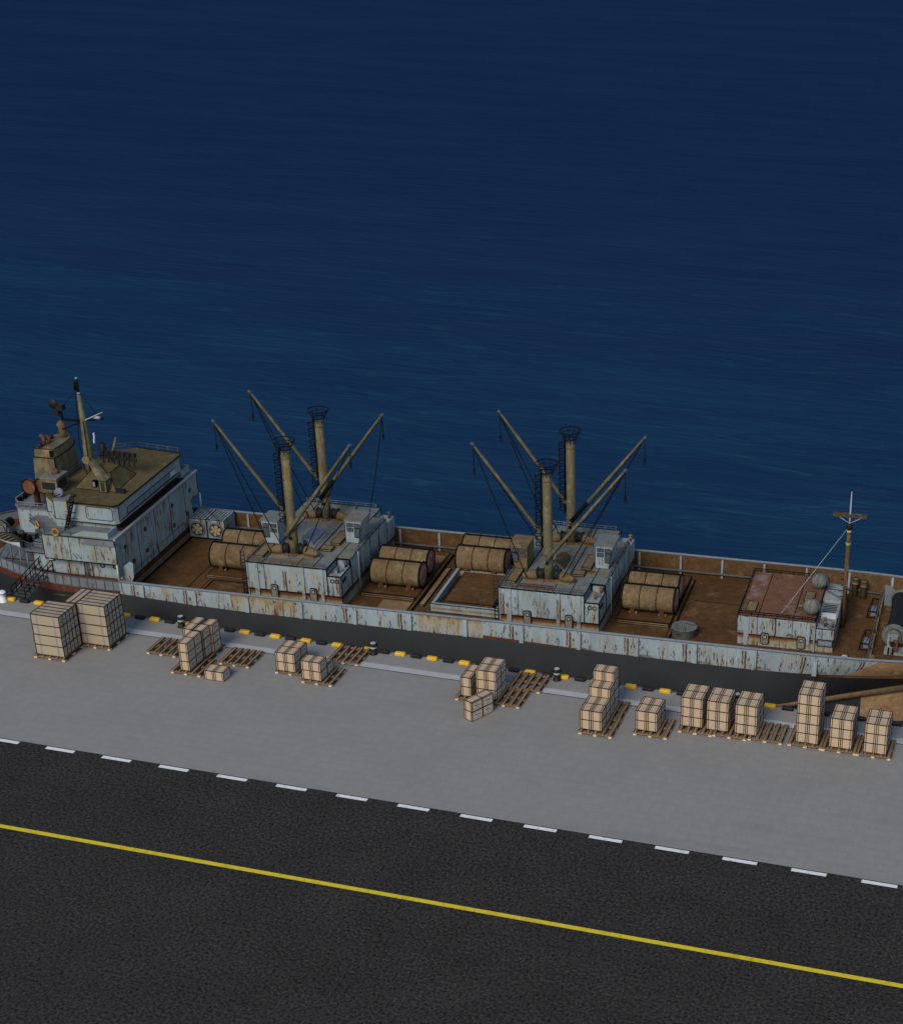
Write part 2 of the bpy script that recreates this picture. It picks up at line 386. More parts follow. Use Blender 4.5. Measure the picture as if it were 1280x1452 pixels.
# ------------------------------------------------------------------ quay furniture
def ord_(k): return ['first','second','third','fourth','fifth','sixth','seventh','eighth','ninth','tenth'][k]
BOL = [(-85.42,'the white bollard'), (-69.0,'the bollard behind stepped stack'), (-52.3,'the bollard touching an empty pallet'),
       (-37.25,'the bollard beside two empty pallets'), (-23.26,'the half hidden bollard')]
mb = MB(); mb.lathe([(.33,0),(.33,.05),(.26,.08),(.24,.62),(.25,.70),(.34,.76),(.34,.88),(.22,.96)], n=18); body_me = mb.mesh('bollard_post', M['black'])
mb = MB(); mb.lathe([(.252,.52),(.262,.56),(.262,.69),(.255,.70)], n=18); mb.lathe([(.22,.955),(.20,.975)], n=18)
cap_me = mb.mesh('bollard_band', M['bollard'])
mb = MB(); mb.ring((0,0,.78), .345, .035, n=18); rim_me = mb.mesh('bollard_rim', M['ink'])
bl_lab = ['white painted bollard at the far left end of the quay edge', 'dark bollard with pale cap half hidden behind the narrow stepped stack of cartons',
  'dark bollard with pale cap standing right of the empty pallet near quay edge', 'dark bollard with pale cap standing right of the two overlapping empty pallets',
  'dark bollard with pale cap peeping out between the three-layer stacks']
for i, (x, _) in enumerate(BOL):
    r = empty('bollard', (x, 112.1, 0)); tag(r, bl_lab[i], 'bollard', 'mooring bollards on the quay edge')
    pm = body_me
    if i == 0:
        pm = body_me.copy(); pm.materials[0] = M['bollard_white']
    for nm, me in (('post', pm), ('pale_band', cap_me), ('rim', rim_me)):
        o = bpy.data.objects.new(nm, me); COL.objects.link(o); o.parent = r
        if i == 0 and nm == 'pale_band':
            o.data = cap_me.copy(); o.data.materials[0] = M['bollard_white']

def edge_block(mat):
    mb = MB(); L, wd, h = .43, .20, .24; c = .07
    pts = [(-wd,0),(wd,0),(wd,h-c),(wd-c,h),(-wd+c,h),(-wd,h-c)]
    n = len(pts); vs = []
    for x, s_ in ((-L,.72),(-L+.07,1),(L-.07,1),(L,.72)): vs += [(x, y*s_, z*(s_ if z > 0 else 1)) for y, z in pts]
    fs = [tuple(range(n))[::-1], tuple(range(3*n,4*n))]
    for j in range(3): fs += [(j*n+i, j*n+(i+1) % n, (j+1)*n+(i+1) % n, (j+1)*n+i) for i in range(n)]
    mb.add(vs, fs); return mb.mesh('edge_block', mat)
yb, kb = edge_block(M['yellow']), edge_block(M['black'])
cnt = {}
for k in range(-42, 30):
    x = -31.52 + 1.336*k
    if x < -86.5 or x > -9.2: continue
    # blocks fully behind stacks of cartons are not in the photograph
    yel = (k % 2 == 0)
    base = max([i for i, (bx, _) in enumerate(BOL) if bx < x], default=None)
    key = (base, yel); cnt[key] = cnt.get(key, -1) + 1
    if base is None: lab = '%s quay edge block left of the white bollard at far left' % ('yellow' if yel else 'black')
    else: lab = '%s quay edge block, %s of its colour right of %s' % ('yellow' if yel else 'black', ord_(cnt[key]), BOL[base][1])
    o = bpy.data.objects.new('edge_block', yb if yel else kb); COL.objects.link(o)
    o.location = (x, 112.48, .03); o.rotation_euler = (0,0,random.uniform(-.03,.03))
    tag(o, lab, 'kerb block', 'yellow edge blocks along the quay' if yel else 'black edge blocks along the quay')

# ------------------------------------------------------------------ pallets
PW, PD, PH = 2.44, 2.56, .30
def make_pallet(w, d):
    r = empty('pallet')
    n = 5
    for i in range(n):
        mb = MB(); x = i*(w-.24)/(n-1); mb.box(x, x+.24, 0, d, PH-.07, PH); mb.build('top_plank', M['wood'], r)
    mb = MB()
    for y in (.0, d/2-.13, d-.26): mb.box(.004, w-.004, y+.003, y+.257, PH-.14, PH-.072)
    for x in (.0, w/2-.12, w-.24): mb.box(x+.02, x+.22, .05, d-.05, 0, .045)
    mb.build('cross_board', M['wood'], r)
    for y in (-.03, d/2-.13, d-.26):
        for x in (-.02, w/2-.12, w-.22):
            mb = MB(); mb.box(x, x+.24, y, y+.26, .047, PH-.142); mb.build('block', M['wood_end'], r)
    mb = MB(); t = .04
    for i in range(n):
        x = i*(w-.24)/(n-1)
        for xx in (x, x+.24): mb.box(xx-t/2, xx+t/2, -.004, d+.004, PH-.05, PH+.004)
    mb.build('edge_line', M['ink'], r)
    return r
pal0 = make_pallet(PW, PD); palL = make_pallet(2.66, 2.70)
used = set()
def place_pallet(x, y, label, big=False, rz=0):
    src = palL if big else pal0
    o = src if id(src) not in used else copy_tree(src)
    used.add(id(src)); o.location = (x, y, 0); o.rotation_euler = (0,0,rz)
    tag(o, label, 'pallet', 'large wooden pallets under long cartons' if big else 'wooden pallets on the quay'); return o
place_pallet(-77.32, 104.0, 'large wooden pallet under the big stack of long cartons farthest left', True)
place_pallet(-74.95, 106.68, 'large wooden pallet under the big long-carton stack right of the leftmost', True)
place_pallet(-77.62, 106.76, 'large wooden pallet under the crosswise pile of long cartons', True)
place_pallet(-69.26, 107.05, 'empty wooden pallet left of the narrow stepped carton stack')
place_pallet(-65.88, 104.72, 'wooden pallet in front, carrying the narrow two-row end of the stepped stack')
place_pallet(-66.36, 107.22, 'wooden pallet behind, carrying the wide rear part of the stepped stack')
place_pallet(-62.99, 107.06, 'empty wooden pallet right of the narrow stepped carton stack')
place_pallet(-62.6, 104.72, 'wooden pallet corner showing beside the low pair of cartons') if False else None
place_pallet(-58.2, 106.95, 'wooden pallet under the rear-left of the two adjoining two-layer stacks')
place_pallet(-55.63, 106.13, 'wooden pallet under the front-right of the two adjoining two-layer stacks')
place_pallet(-55.10, 109.80, 'empty wooden pallet beside the bollard at the quay edge')
place_pallet(-43.50, 106.90, 'wooden pallet under the left cartons behind the loose carton block')
place_pallet(-40.98, 106.95, 'half covered wooden pallet with bare planks right of a three-layer stack')
place_pallet(-40.25, 109.56, 'empty wooden pallet nearest the quay edge, behind a half covered pallet')
place_pallet(-33.22, 104.68, 'front wooden pallet under the staircase-shaped carton stack')
place_pallet(-33.28, 107.28, 'rear wooden pallet under the staircase-shaped carton stack')
place_pallet(-29.40, 105.65, 'wooden pallet under the lone two-layer cube of cartons')
place_pallet(-26.40, 106.95, 'wooden pallet under the leftmost of three close three-layer stacks')
place_pallet(-23.92, 107.08, 'wooden pallet under the middle of three close three-layer stacks')
place_pallet(-21.36, 107.25, 'wooden pallet with bare planks right of the third three-layer stack')
place_pallet(-18.46, 107.33, 'wooden pallet under the tallest, five-layer stack at right')
place_pallet(-16.04, 107.31, 'wooden pallet under the three-layer stack just right of the tallest stack')
place_pallet(-13.62, 107.29, 'wooden pallet under the rightmost three-layer stack')

# ------------------------------------------------------------------ cartons
CW, CD, CH = .805, 1.07, .775
def make_carton():
    r = empty('carton'); g = .006
    mb = MB(); mb.box(g, CW-g, g, CD-g, .002, CH-g); body = mb.build('box', M['card'], r)
    mb = MB(); mb.edges(g, CW-g, g, CD-g, .004, CH-g, .052); mb.build('edge_tape', M['tape'], r)
    for x in (.135, CW-.135):
        mb = MB(); t = .056; p = .008
        mb.box(x-t/2, x+t/2, g-p, g, .02, CH-.02); mb.box(x-t/2, x+t/2, g-p, CD-g+p, CH-g+.001, CH-g+p); mb.box(x-t/2, x+t/2, CD-g, CD-g+p, .02, CH-.02)
        mb.build('strap', M['tape'], r)
    mb = MB(); x = CW-g
    mb.box(x, x+.006, .22, .86, .27, .55); lab = mb.build('shipping_label', M['label_paper'], r)
    mb = MB(); x += .006   # printed handling marks: upright arrow, cross bar, glass, umbrella
    mb.box(x, x+.004, .52, .56, .24, .58); mb.box(x, x+.004, .26, .82, .40, .435)
    for y in (.30, .40, .66, .76): mb.box(x, x+.004, y, y+.03, .33, .50)
    mb.box(x, x+.004, .28, .46, .47, .50); mb.box(x, x+.004, .63, .82, .33, .355)
    mb.build('handling_mark', M['ink'], lab)
    return r
car0 = make_carton()
def place(src, x, y, z, label, group, rz=0, cat='carton'):
    o = src if id(src) not in used else copy_tree(src)
    used.add(id(src)); o.location = (x, y, z); o.rotation_euler = (0,0,rz); tag(o, label, cat, group); return o
LAY = ['bottom','second','third','fourth','fifth']
def layer(k, n):
    if n == 1: return 'single'
    if k == n-1: return 'top'
    return LAY[k]
J = lambda a: random.uniform(-a, a)
def stack(x, y, nx, rows, desc, group, z=PH+.006, rz=0, offs=None, cols=None):
    """rows: list of layer counts from the front row back"""
    c, s_ = cos(rz), sin(rz)
    for r, n in enumerate(rows):
        rn = ['front','rear'][r] if len(rows) == 2 else (['front','second','third','rear'][r] if len(rows) > 1 else '')
        for i in range(nx):
            cn = ['left','right'][i] if nx == 2 else ''
            for k in range(n):
                px, py = i*CW + (offs[r] if offs else 0) + J(.006), r*CD + J(.006)
                where = ' '.join(t for t in (rn, cn) if t)
                lab = 'strapped carton, %s layer%s, in %s' % (layer(k, n), (', ' + where) if where else '', desc)
                place(car0, x + c*px - s_*py, y + s_*px + c*py, z + k*CH, lab, group, rz + J(.008))
stack(-65.16, 104.97, 1, [3,3], 'narrow front end of the stepped stack', 'cartons of the narrow stepped stack')
stack(-65.95, 107.25, 1, [3,3], 'left column at the rear of the stepped stack', 'cartons of the narrow stepped stack')
stack(-65.10, 107.25, 1, [3,3], 'right column at the rear of the stepped stack', 'cartons of the narrow stepped stack', offs=[.04,.28])
stack(-62.98, 104.62, 2, [1], 'the low pair on the ground by the stepped stack', 'low pair of cartons on the ground', z=.004)
stack(-58.12, 107.02, 2, [2,2], 'two-layer stack on the rear-left of adjoining pallets', 'cartons on the two adjoining pallets')
stack(-55.66, 106.30, 2, [2], 'two-layer stack on the front-right of adjoining pallets', 'cartons on the two adjoining pallets')
stack(-54.85, 107.40, 1, [1], 'low spot behind the front-right two-layer stack', 'cartons on the two adjoining pallets')
stack(-43.17, 107.25, 1, [2,2], 'narrow two-layer stack left of a three-layer stack', 'cartons behind the loose block')
stack(-41.98, 107.30, 2, [3,3], 'three-layer stack behind the loose block', 'cartons behind the loose block')
stack(-41.90, 104.57, 1, [2,2], 'the loose tilted block standing on the ground', 'cartons of the loose block', z=.004, rz=radians(-26))
stack(-33.20, 105.05, 2, [2,2,3,4], 'the staircase-shaped stack', 'cartons of the staircase-shaped stack')
stack(-29.36, 106.07, 2, [2,2], 'the lone two-layer cube', 'cartons of the lone two-layer cube')
stack(-26.40, 107.56, 2, [3,3], 'leftmost of three close three-layer stacks', 'cartons of the three close stacks')
stack(-24.50, 107.56, 2, [3,3], 'middle of three close three-layer stacks', 'cartons of the three close stacks')
stack(-22.42, 107.58, 2, [3,3], 'rightmost of three close three-layer stacks', 'cartons of the three close stacks')
stack(-17.98, 107.60, 2, [5,5], 'the tallest, five-layer stack', 'cartons of the five-layer stack')
stack(-15.58, 107.58, 2, [3,3], 'three-layer stack just right of the tallest', 'cartons of the three right-hand stacks')
stack(-13.13, 107.54, 2, [3,3], 'rightmost three-layer stack of all', 'cartons of the three right-hand stacks')

# long cartons, five deep and four high
LW, LD, LH = 2.46, .49, .862
def make_long(label_on):
    r = empty('long_carton'); g = .006
    mb = MB(); mb.box(g, LW-g, g, LD-g, .002, LH-g); mb.build('box', M['card_pale'], r)
    mb = MB(); mb.edges(g, LW-g, g, LD-g, .004, LH-g, .06); mb.build('edge_tape', M['tape'], r)
    for x in (.48, LW-.48):
        mb = MB(); t = .15; p = .005
        mb.box(x-t/2, x+t/2, g-p, g, .02, LH-.02); mb.box(x-t/2, x+t/2, g-p, LD-g+p, LH-g+.001, LH-g+p); mb.build('tape_band', M['strap'], r)
    if label_on:
        mb = MB(); x = LW-g; mb.box(x, x+.006, .08, .42, .26, .60); lab = mb.build('shipping_label', M['label_paper'], r)
        mb = MB(); x += .006; mb.box(x, x+.004, .235, .265, .24, .62); mb.box(x, x+.004, .10, .40, .40, .44)
        for y in (.12, .19, .30, .36): mb.box(x, x+.004, y, y+.022, .30, .55)
        mb.build('handling_mark', M['ink'], lab)
    return r
longA, longB = make_long(True), make_long(False)
ROW = ['front','second','middle','fourth','rear']
def long_stack(x, y, desc, group, rz=0, nr=5, names=None):
    c, s_ = cos(rz), sin(rz)
    for k in range(4):
        for r in range(nr):
            px, py = J(.008), r*LD + J(.004)
            on = (r + 2*k) % 5 not in (4, 0) or k == 3 and r < 4
            place(longA if on else longB, x + c*px - s_*py, y + s_*px + c*py, PH + .006 + k*LH,
                  'long taped carton, %s layer, %s row, in %s' % (layer(k, 4), (names or ROW)[r], desc), group, rz + J(.003), 'carton')
long_stack(-77.22, 104.22, 'the farthest-left big stack', 'long cartons of the farthest-left stack')
long_stack(-74.84, 106.88, 'big stack right of the farthest-left', 'long cartons of the second big stack')
long_stack(-74.88, 106.86, 'crosswise pile beside the second big stack', 'long cartons of the crosswise pile', radians(90), 2, ['right','left'])

# ------------------------------------------------------------------ the ship
TH = radians(-13.19 + 16.42)
OX, OY = -76.7317, 115.9317
D = -.55
ship = empty('cargo_ship', (OX, OY, 0), TH)
tag(ship, 'rusty white cargo ship with four derrick masts moored along the quay', 'ship')
def Wp(x, y, z=0): return (OX + cos(TH)*x - sin(TH)*y, OY + sin(TH)*x + cos(TH)*y, z)
def part(name, mb, mat, parent=None, label=None, bevel=0):
    if isinstance(mb, list): return [m.build(name, mat, parent or ship, label, bevel) for m in mb][0]
    return mb.build(name, mat, parent or ship, label, bevel)

CY = 8.05
import bisect
def interp(tab, x):
    xs = [t[0] for t in tab]
    if x <= xs[0]: return tab[0][1]
    if x >= xs[-1]: return tab[-1][1]
    i = bisect.bisect(xs, x) - 1; a, b = tab[i], tab[i+1]; t = (x-a[0])/(b[0]-a[0]); t2 = t
    return a[1] + (b[1]-a[1])*t2
RAILB = [(-18.5,.15),(-18,1.7),(-17,3.1),(-15.5,4.35),(-13.8,5.25),(-12.2,5.85),(-10.4,6.67),(-8.7,7.33),(-6.5,7.85),(-4,8.05),(58,8.05),(61.5,7.92),(64.7,7.62),(68,6.95),(71,5.9),(74,4.4),(77,2.5),(79.5,.15)]
KNB = [(-18,.1),(-16,2.2),(-13,4.2),(-10,5.8),(-6,7.3),(-2,8.0),(52,8.0),(54.5,7.75),(58.3,6.2),(61.5,4.75),(64.6,3.3),(67.5,1.5),(70,.1)]
KNZ = [(-20,-3.6),(50,-3.95),(54,-3.9),(58.3,-3.45),(61.5,-3.2),(64.6,-3.0),(67.5,-2.8),(80,-2.6)]
LOWB = [(-17,.1),(-13,3.0),(-9,5.5),(-4,7.4),(2,7.9),(52,7.9),(54.5,7.5),(58.3,5.95),(61.5,4.5),(64.6,3.0),(67,1.4),(69,.1)]
WB = [(0,.12),(6,-.18),(11,-.32),(30,-.36),(44,-.48),(58,-.6),(80,-.62)]   # lower edge of the white band
def midB(x, z):
    a, k = interp(RAILB, x), interp(KNB, x) if x < 70 else 0
    t = min(1, (1.2 - z)/(1.2 - interp(KNZ, x))); return max(.05, a + (k - a)*t**1.5)
XS = [-18.5,-18,-17.2,-16.3,-15.2,-14,-13,-12,-11,-10,-9,-8,-7,-6,-5,-4,-3,-2,-1,0]
XM = [0]+[2*i for i in range(1, 29)]+[57,58,59,60,61,62,63,64,65,66,67,68,69,70]
def loft(stations, fy, fz, both=True):
    """stations: x list; fy(x,j), fz(x,j) for j rows; both sides"""
    out = []
    for side in ((-1, 1) if both else (-1,)):
        mb = MB(); n = len(stations)
        m = len(fy)
        vs = [(x, CY + side*fy[j](x), fz[j](x)) for j in range(m) for x in stations]
        fs = [(j*n+i, j*n+i+1, (j+1)*n+i+1, (j+1)*n+i) for j in range(m-1) for i in range(n-1)]
        mb.add(vs, fs, True); out.append(mb)
    return out
XB = XM + [71,72,73,74,75,76,77,78,79,79.5]
zc = lambda z: (lambda x: z)
zw = lambda x: interp(WB, x)
# white band with its bulwark top
def seg(x0, x1): return [x0] + [x for x in XB if x0 + .05 < x < x1 - .05] + [x1]
band = lambda st: loft(st, [lambda x: interp(RAILB, x), lambda x: midB(x, .5), lambda x: midB(x, zw(x))], [zc(1.2), zc(.5), zw])
def slant(x0, x1, top0, bot0, top1, bot1):
    """a plate of the white band whose ends may slope: top and bottom edges start and stop at different stations"""
    out = []; n = 6
    for side in (-1, 1):
        mb = MB(); vs = []
        for i in range(n + 1):
            for j in range(4):
                f = j/3; xa = top0 + (bot0-top0)*f; xb = top1 + (bot1-top1)*f; x = xa + (xb-xa)*i/n; z = 1.2 + (zw(x)-1.2)*f
                vs.append((x, CY + side*midB(x, z), z))
        mb.add(vs, [(i*4+j, (i+1)*4+j, (i+1)*4+j+1, i*4+j+1) for i in range(n) for j in range(3)], True); out.append(mb)
    return out
for x0, x1, mt in ((0,9.93,'white_hull'),(9.93,15.66,'stain_hull'),(15.66,25.98,'white_hull'),(25.98,31.48,'stain_hull'),(31.48,58.0,'white_hull')):
    part('white_bulwark' if mt == 'white_hull' else 'stained_bulwark', band(seg(x0, x1)), M[mt], None, None if mt == 'white_hull' else 'heavily rusted plates of the white bulwark')
part('white_bulwark', slant(0,0, 58.0, 58.0, 63.0, 60.4), M['white_hull'])
part('bow_plate', slant(0,0, 63.0, 60.4, 66.0, 66.0), M['bow_rust'], None, 'brown rusted plating where the bow begins to curve in')
part('bow_plate', band(seg(66.0, 79.5)), M['bow_rust'])
for side in (-1, 1):
    mb = MB(); st = seg(31.48, 40.5); n = len(st); vs = []
    for j in range(2):
        for x in st: z = zw(x) + (.30*(1-(x-31.48)/10) if j == 0 else .01); vs.append((x, CY + side*(midB(x, z) + .012), z))
    mb.add(vs, [(i, i+1, n+i+1, n+i) for i in range(n-1)], True); part('rust_strip', mb, M['rust_band'])
# dark side from the white band to the knuckle, bow flares out over it
part('hull', loft([x for x in XB if x <= 70], [lambda x: midB(x, zw(x)), lambda x: midB(x, -1.4), lambda x: midB(x, -2.3), lambda x: max(.05, interp(KNB, x))], [zw, zc(-1.4), zc(-2.3), lambda x: interp(KNZ, x)]), M['hull_dark'])
mb = loft([70]+[x for x in XB if x > 70], [lambda x: midB(x, zw(x)), lambda x: max(.05, midB(x, zw(x))*.55), lambda x: .05], [zw, zc(-1.6), lambda x: -3.0 + (x-70)*.18])
part('bow_stem', mb, M['hull_dark'])
XK = [x for x in XB if 48 <= x <= 70]
mb = loft(XK, [lambda x: interp(KNB, x) + .01, lambda x: interp(KNB, x) + .08, lambda x: interp(KNB, x) + .02, lambda x: interp(KNB, x) - .35], [lambda x: interp(KNZ,x)+.02, lambda x: interp(KNZ,x)-.06, lambda x: interp(KNZ,x)-.36-.03*max(0,x-56), lambda x: interp(KNZ,x)-.42-.03*max(0,x-56)])
part('rubbing_strake', mb, M['strake'])
XL = [-17,-15,-13,-11,-9,-7,-5,-3,0]+XM[1:]
part('lower_hull', loft([x for x in XL if x <= 61.5] + [61.5], [lambda x: interp(LOWB, x), lambda x: interp(LOWB, x), lambda x: interp(LOWB, x)*.96], [lambda x: interp(KNZ,x)-.1, zc(-5), zc(-8)]), M['hull_dark'])
mb = loft([61.5]+[x for x in XM if x > 61.5 and x <= 69], [lambda x: interp(LOWB, x)+.05, lambda x: interp(LOWB, x)+.05, lambda x: interp(LOWB, x)], [lambda x: interp(KNZ,x)-.1, zc(-5), zc(-8)])
part('lower_bow_plate', mb, M['bow_rust'], None, 'bright orange rusted plating low on the bow')
# stern: grey bulwark with stanchions, red band below, dark quarter
part('stern_bulwark', loft(XS, [lambda x: interp(RAILB, x), lambda x: interp(RAILB, x)], [zc(1.18), zc(.34)]), M['grey_paint'])
part('stern_red_band', loft(XS, [lambda x: interp(RAILB, x)+.02, lambda x: interp(RAILB, x) - .05], [zc(.34), lambda x: -.32 + .10*max(0, (x+8)/8)]), M['hull_red'])
part('stern_hull', loft(XS, [lambda x: interp(RAILB, x)-.05, lambda x: max(.08, interp(RAILB, x)*.97-.3), lambda x: max(.05, interp(KNB, max(x,-17.9)))], [lambda x: -.32 + .10*max(0, (x+8)/8), zc(-1.5), zc(-3.65)]), M['hull_dark'])
# bulwark insides and rails
mb = loft([x for x in XB if x <= 79], [lambda x: max(.02, interp(RAILB, x) - .14), lambda x: max(.02, midB(x, D) - .14)], [zc(1.2), zc(D)])
part('bulwark_inside', mb, M['bulwark_in'])
for side in (-1, 1):
    pts = [(x, CY + side*(interp(RAILB, x) - .05), 1.24) for x in XB if x <= 79]
    mb = MB(); mb.tube(pts, .115, 8); part('top_rail', mb, M['steel'])
    pts = [(x, CY + side*(interp(RAILB, x) - .05), 1.22) for x in XS if x > -18.3]
    mb = MB(); mb.tube(pts, .06, 6)
    pts = [(x, CY + side*(interp(RAILB, x) + .03), .36) for x in XS if x > -18.3]; mb.tube(pts, .05, 6); part('stern_rail', mb, M['steel_dark'])
mb = MB()
for i in range(1, 24):
    x = -17.5 + i*.77
    for side in (-1, 1):
        y = CY + side*(interp(RAILB, x) + .015); mb.box(x-.025, x+.025, y-.03, y+.03, .36, 1.2)
part('stern_stanchion', mb, M['steel_dark'])['kind'] = 'stuff'
# stanchions against the inside of the bulwark (far side seen), pipe along its foot
x = 1.0; xs = []
while x < 66:
    xs.append(x); x += 3.62
for side in (-1, 1):
    for x in xs:
        y1 = CY + side*(interp(RAILB, x) - .22); y0 = CY + side*(midB(x, D) - .24); mb = MB(); mb.hexa([(x-.085,y0-.07,D),(x+.085,y0-.07,D),(x+.085,y0+.06,D),(x-.085,y0+.06,D)], [(x-.085,y1-.07,1.14),(x+.085,y1-.07,1.14),(x+.085,y1+.06,1.14),(x-.085,y1+.06,1.14)]); part('bulwark_post', mb, M['post'])
    yf = lambda x: CY + side*(midB(x, -.12) - .42)
    mb = MB(); mb.tube([(x, yf(x), -.12) for x in range(0, 66, 3)], .10, 8); part('deck_pipe', mb, M['steel_dark'])
# hull panel ribs on the white band
for x in [1.95+i*4.667 for i in range(13)]:
    mb = MB(); y = CY - midB(x, .3)
    mb.hexa([(x-.10,y-.10,zw(x)+.01),(x+.24,y-.10,zw(x)+.01),(x+.24,y+.05,zw(x)+.01),(x-.10,y+.05,zw(x)+.01)], [(x-.10,y-.05,1.12),(x+.24,y-.05,1.12),(x+.24,y+.05,1.12),(x-.10,y+.05,1.12)])
    rb_ = part('hull_rib', mb, M['white_hull']); mb = MB(); mb.hexa([(x+.243,y-.10,zw(x)+.02),(x+.31,y-.03,zw(x)+.02),(x+.31,y+.05,zw(x)+.02),(x+.243,y+.05,zw(x)+.02)], [(x+.243,y-.05,1.12),(x+.31,y-.02,1.12),(x+.31,y+.05,1.12),(x+.243,y+.05,1.12)]); mb.build('rib_shade', M['steel_dark'], rb_)  # dark strip beside each rib paints in the shaded groove
# deck
pts = [(x, CY - max(.02, midB(x,D) - .1)) for x in XS[1:] + XB[1:-1]]; pts2 = [(x, CY + max(.02, midB(x,D) - .1)) for x in (XS[1:] + XB[1:-1])[::-1]]
mb = MB(); mb.prism(pts + pts2, D-.3, D); part('deck', mb, M['deck'])

# deck fittings -----------------------------------------------------------
def plate(name, x0, x1, y0, y1, h, mat, z=D, edge=True, label=None):
    mb = MB(); mb.box(x0, x1, y0, y1, z, z+h); o = part(name, mb, mat, None, label)
    if edge:
        e = MB(); e.edges(x0, x1, y0, y1, z+.02, z+h, .05); e.build('edge_seam', M['ink'], o)
    return o
plate('tank_platform', 4.9, 9.6, 6.3, 15.4, .10, M['deck'])
plate('tank_platform', 19.0, 23.85, 6.1, 15.4, .10, M['deck'])
plate('tank_platform', 41.0, 45.5, 6.1, 15.4, .10, M['deck'])
plate('tank_platform', 25.4, 31.4, 12.3, 15.5, .06, M['deck'])
for x0, x1, y in ((19.1,23.8,5.55),(41.1,45.5,5.55),(4.9,9.8,5.9)):
    plate('deck_curb', x0, x1, y, y+.28, .16, M['deck_light'])
plate('worn_patch', 21.2, 23.7, 3.0, 5.3, .012, M['deck_light'], edge=False)
plate('worn_patch', 22.6, 23.7, 13.0, 14.6, .112, M['deck_light'], edge=False)
mb = MB(); mb.box(24.0, 24.28, 2.6, 14.9, D, D+.22); o = part('deck_girder', mb, M['deck'])
e = MB(); e.edges(24.0, 24.28, 2.6, 14.9, D+.02, D+.22, .06); e.build('edge_seam', M['ink'], o)
mb = MB(); mb.box(45.66, 45.94, 2.6, 14.7, D, D+.2); o = part('deck_girder', mb, M['deck'])
e = MB(); e.edges(45.66, 45.94, 2.6, 14.7, D+.02, D+.2, .06); e.build('edge_seam', M['ink'], o)
plate('deck_beam', 24.5, 24.95, 4.7, 12.2, .16, M['deck_light'])
plate('deck_plate_seam', 46.6, 51.0, 11.0, 11.05, .02, M['ink'], edge=False)
plate('deck_plate_seam', 4.2, 4.26, 1.5, 13.2, .02, M['ink'], edge=False)
plate('waterway_bar', .02, .16, 1.2, 14.2, .12, M['ink'], edge=False)
plate('house_plinth', -.12, .02, 1.2, 14.2, .5, M['deck_light'], edge=False)
# low brown coaming left of the first deckhouse
def coaming(x0, x1, y0, y1, h, t, mat, floor, seam=True):
    mb = MB()
    mb.box(x0, x1, y0, y0+t, D, D+h); mb.box(x0, x1, y1-t, y1, D, D+h); mb.box(x0, x0+t, y0+t, y1-t, D, D+h); mb.box(x1-t, x1, y0+t, y1-t, D, D+h)
    o = part('hatch_coaming', mb, mat)
    m2 = MB(); m2.box(x0+t+.01, x1-t-.01, y0+t+.01, y1-t-.01, D+.005, D+.12); m2.build('hatch_cover', floor, o)
    if seam:
        e = MB(); e.edges(x0, x1, y0, y1, D+.02, D+h, .05); e.edges(x0+t, x1-t, y0+t, y1-t, D+.14, D+h, .04); e.build('edge_seam', M['ink'], o)
    return o
coaming(5.6, 9.7, 2.4, 5.6, .18, .3, M['deck'], M['deck'])
o = coaming(25.75, 31.6, 4.05, 11.9, .72, .34, M['white'], M['deck'])
m2 = MB(); m2.box(26.6, 30.8, 5.1, 10.9, D+.12, D+.55); m2.build('hatch_cover', M['deck'], o)
e = MB(); e.edges(26.6, 30.8, 5.1, 10.9, D+.2, D+.56, .05); e.build('edge_seam', M['ink'], o)
m2 = MB(); m2.box(25.9, 31.5, 4.0, 4.05, D+.30, D+.42); m2.build('coaming_bar', M['strake'], o); m2 = MB(); m2.box(25.9,31.5,10.88,10.95,D+.13,D+.62); m2.build('coaming_bar', M['strake'], o)

# twin fans by the aft house
for i, (x0, x1) in enumerate(((-.02, 1.66), (1.74, 3.40))):
    mb = MB(); y0, y1, z0, z1 = 13.45, 15.75, D+.12, 1.38
    mb.box(x0, x1, y0, y1, z0, z1); fu = part('fan_unit', mb, M['white'])
    e = MB(); e.edges(x0, x1, y0, y1, z0, z1, .05); e.box(x0+.1,x1-.1,y0-.02,y0,D+.02,z0-.03); e.build('edge_seam', M['ink'], fu)
    cx, cz = (x0+x1)/2, (z0+z1)/2 - .05
    for rr, mt, nm, dy in ((.72,'steel','shroud',.10),(.60,'black','throat',.115)):
        mm = MB(); mm.lathe([(rr,0),(rr,dy)], (cx, y0-dy, cz), 'y', 24, False); mm.build(nm, M[mt], fu)
    mm = MB()
    for k in range(6):
        a = k*pi/3 + .3; c1 = (cx + .33*cos(a), cz + .33*sin(a))
        pts = [(cx + r_*cos(a+da), cz + r_*sin(a+da)) for r_, da in ((.10,-.5),(.46,-.40),(.52,-.1),(.52,.25),(.44,.36),(.12,.5))]
        mm.prism(pts, y0-.15, y0-.12, 'y')
    mm.lathe([(.13,0),(.10,.05)], (cx, y0-.19, cz), 'y', 12); mm.build('fan_blade', M['fan_blade'], fu)
    mm = MB()
    for k in range(5): mm.box(x0+.2+k*.28, x0+.34+k*.28, y0+.2, y1-.2, z1+.002, z1+.03)
    mm.build('roof_slat', M['steel_dark'], fu)

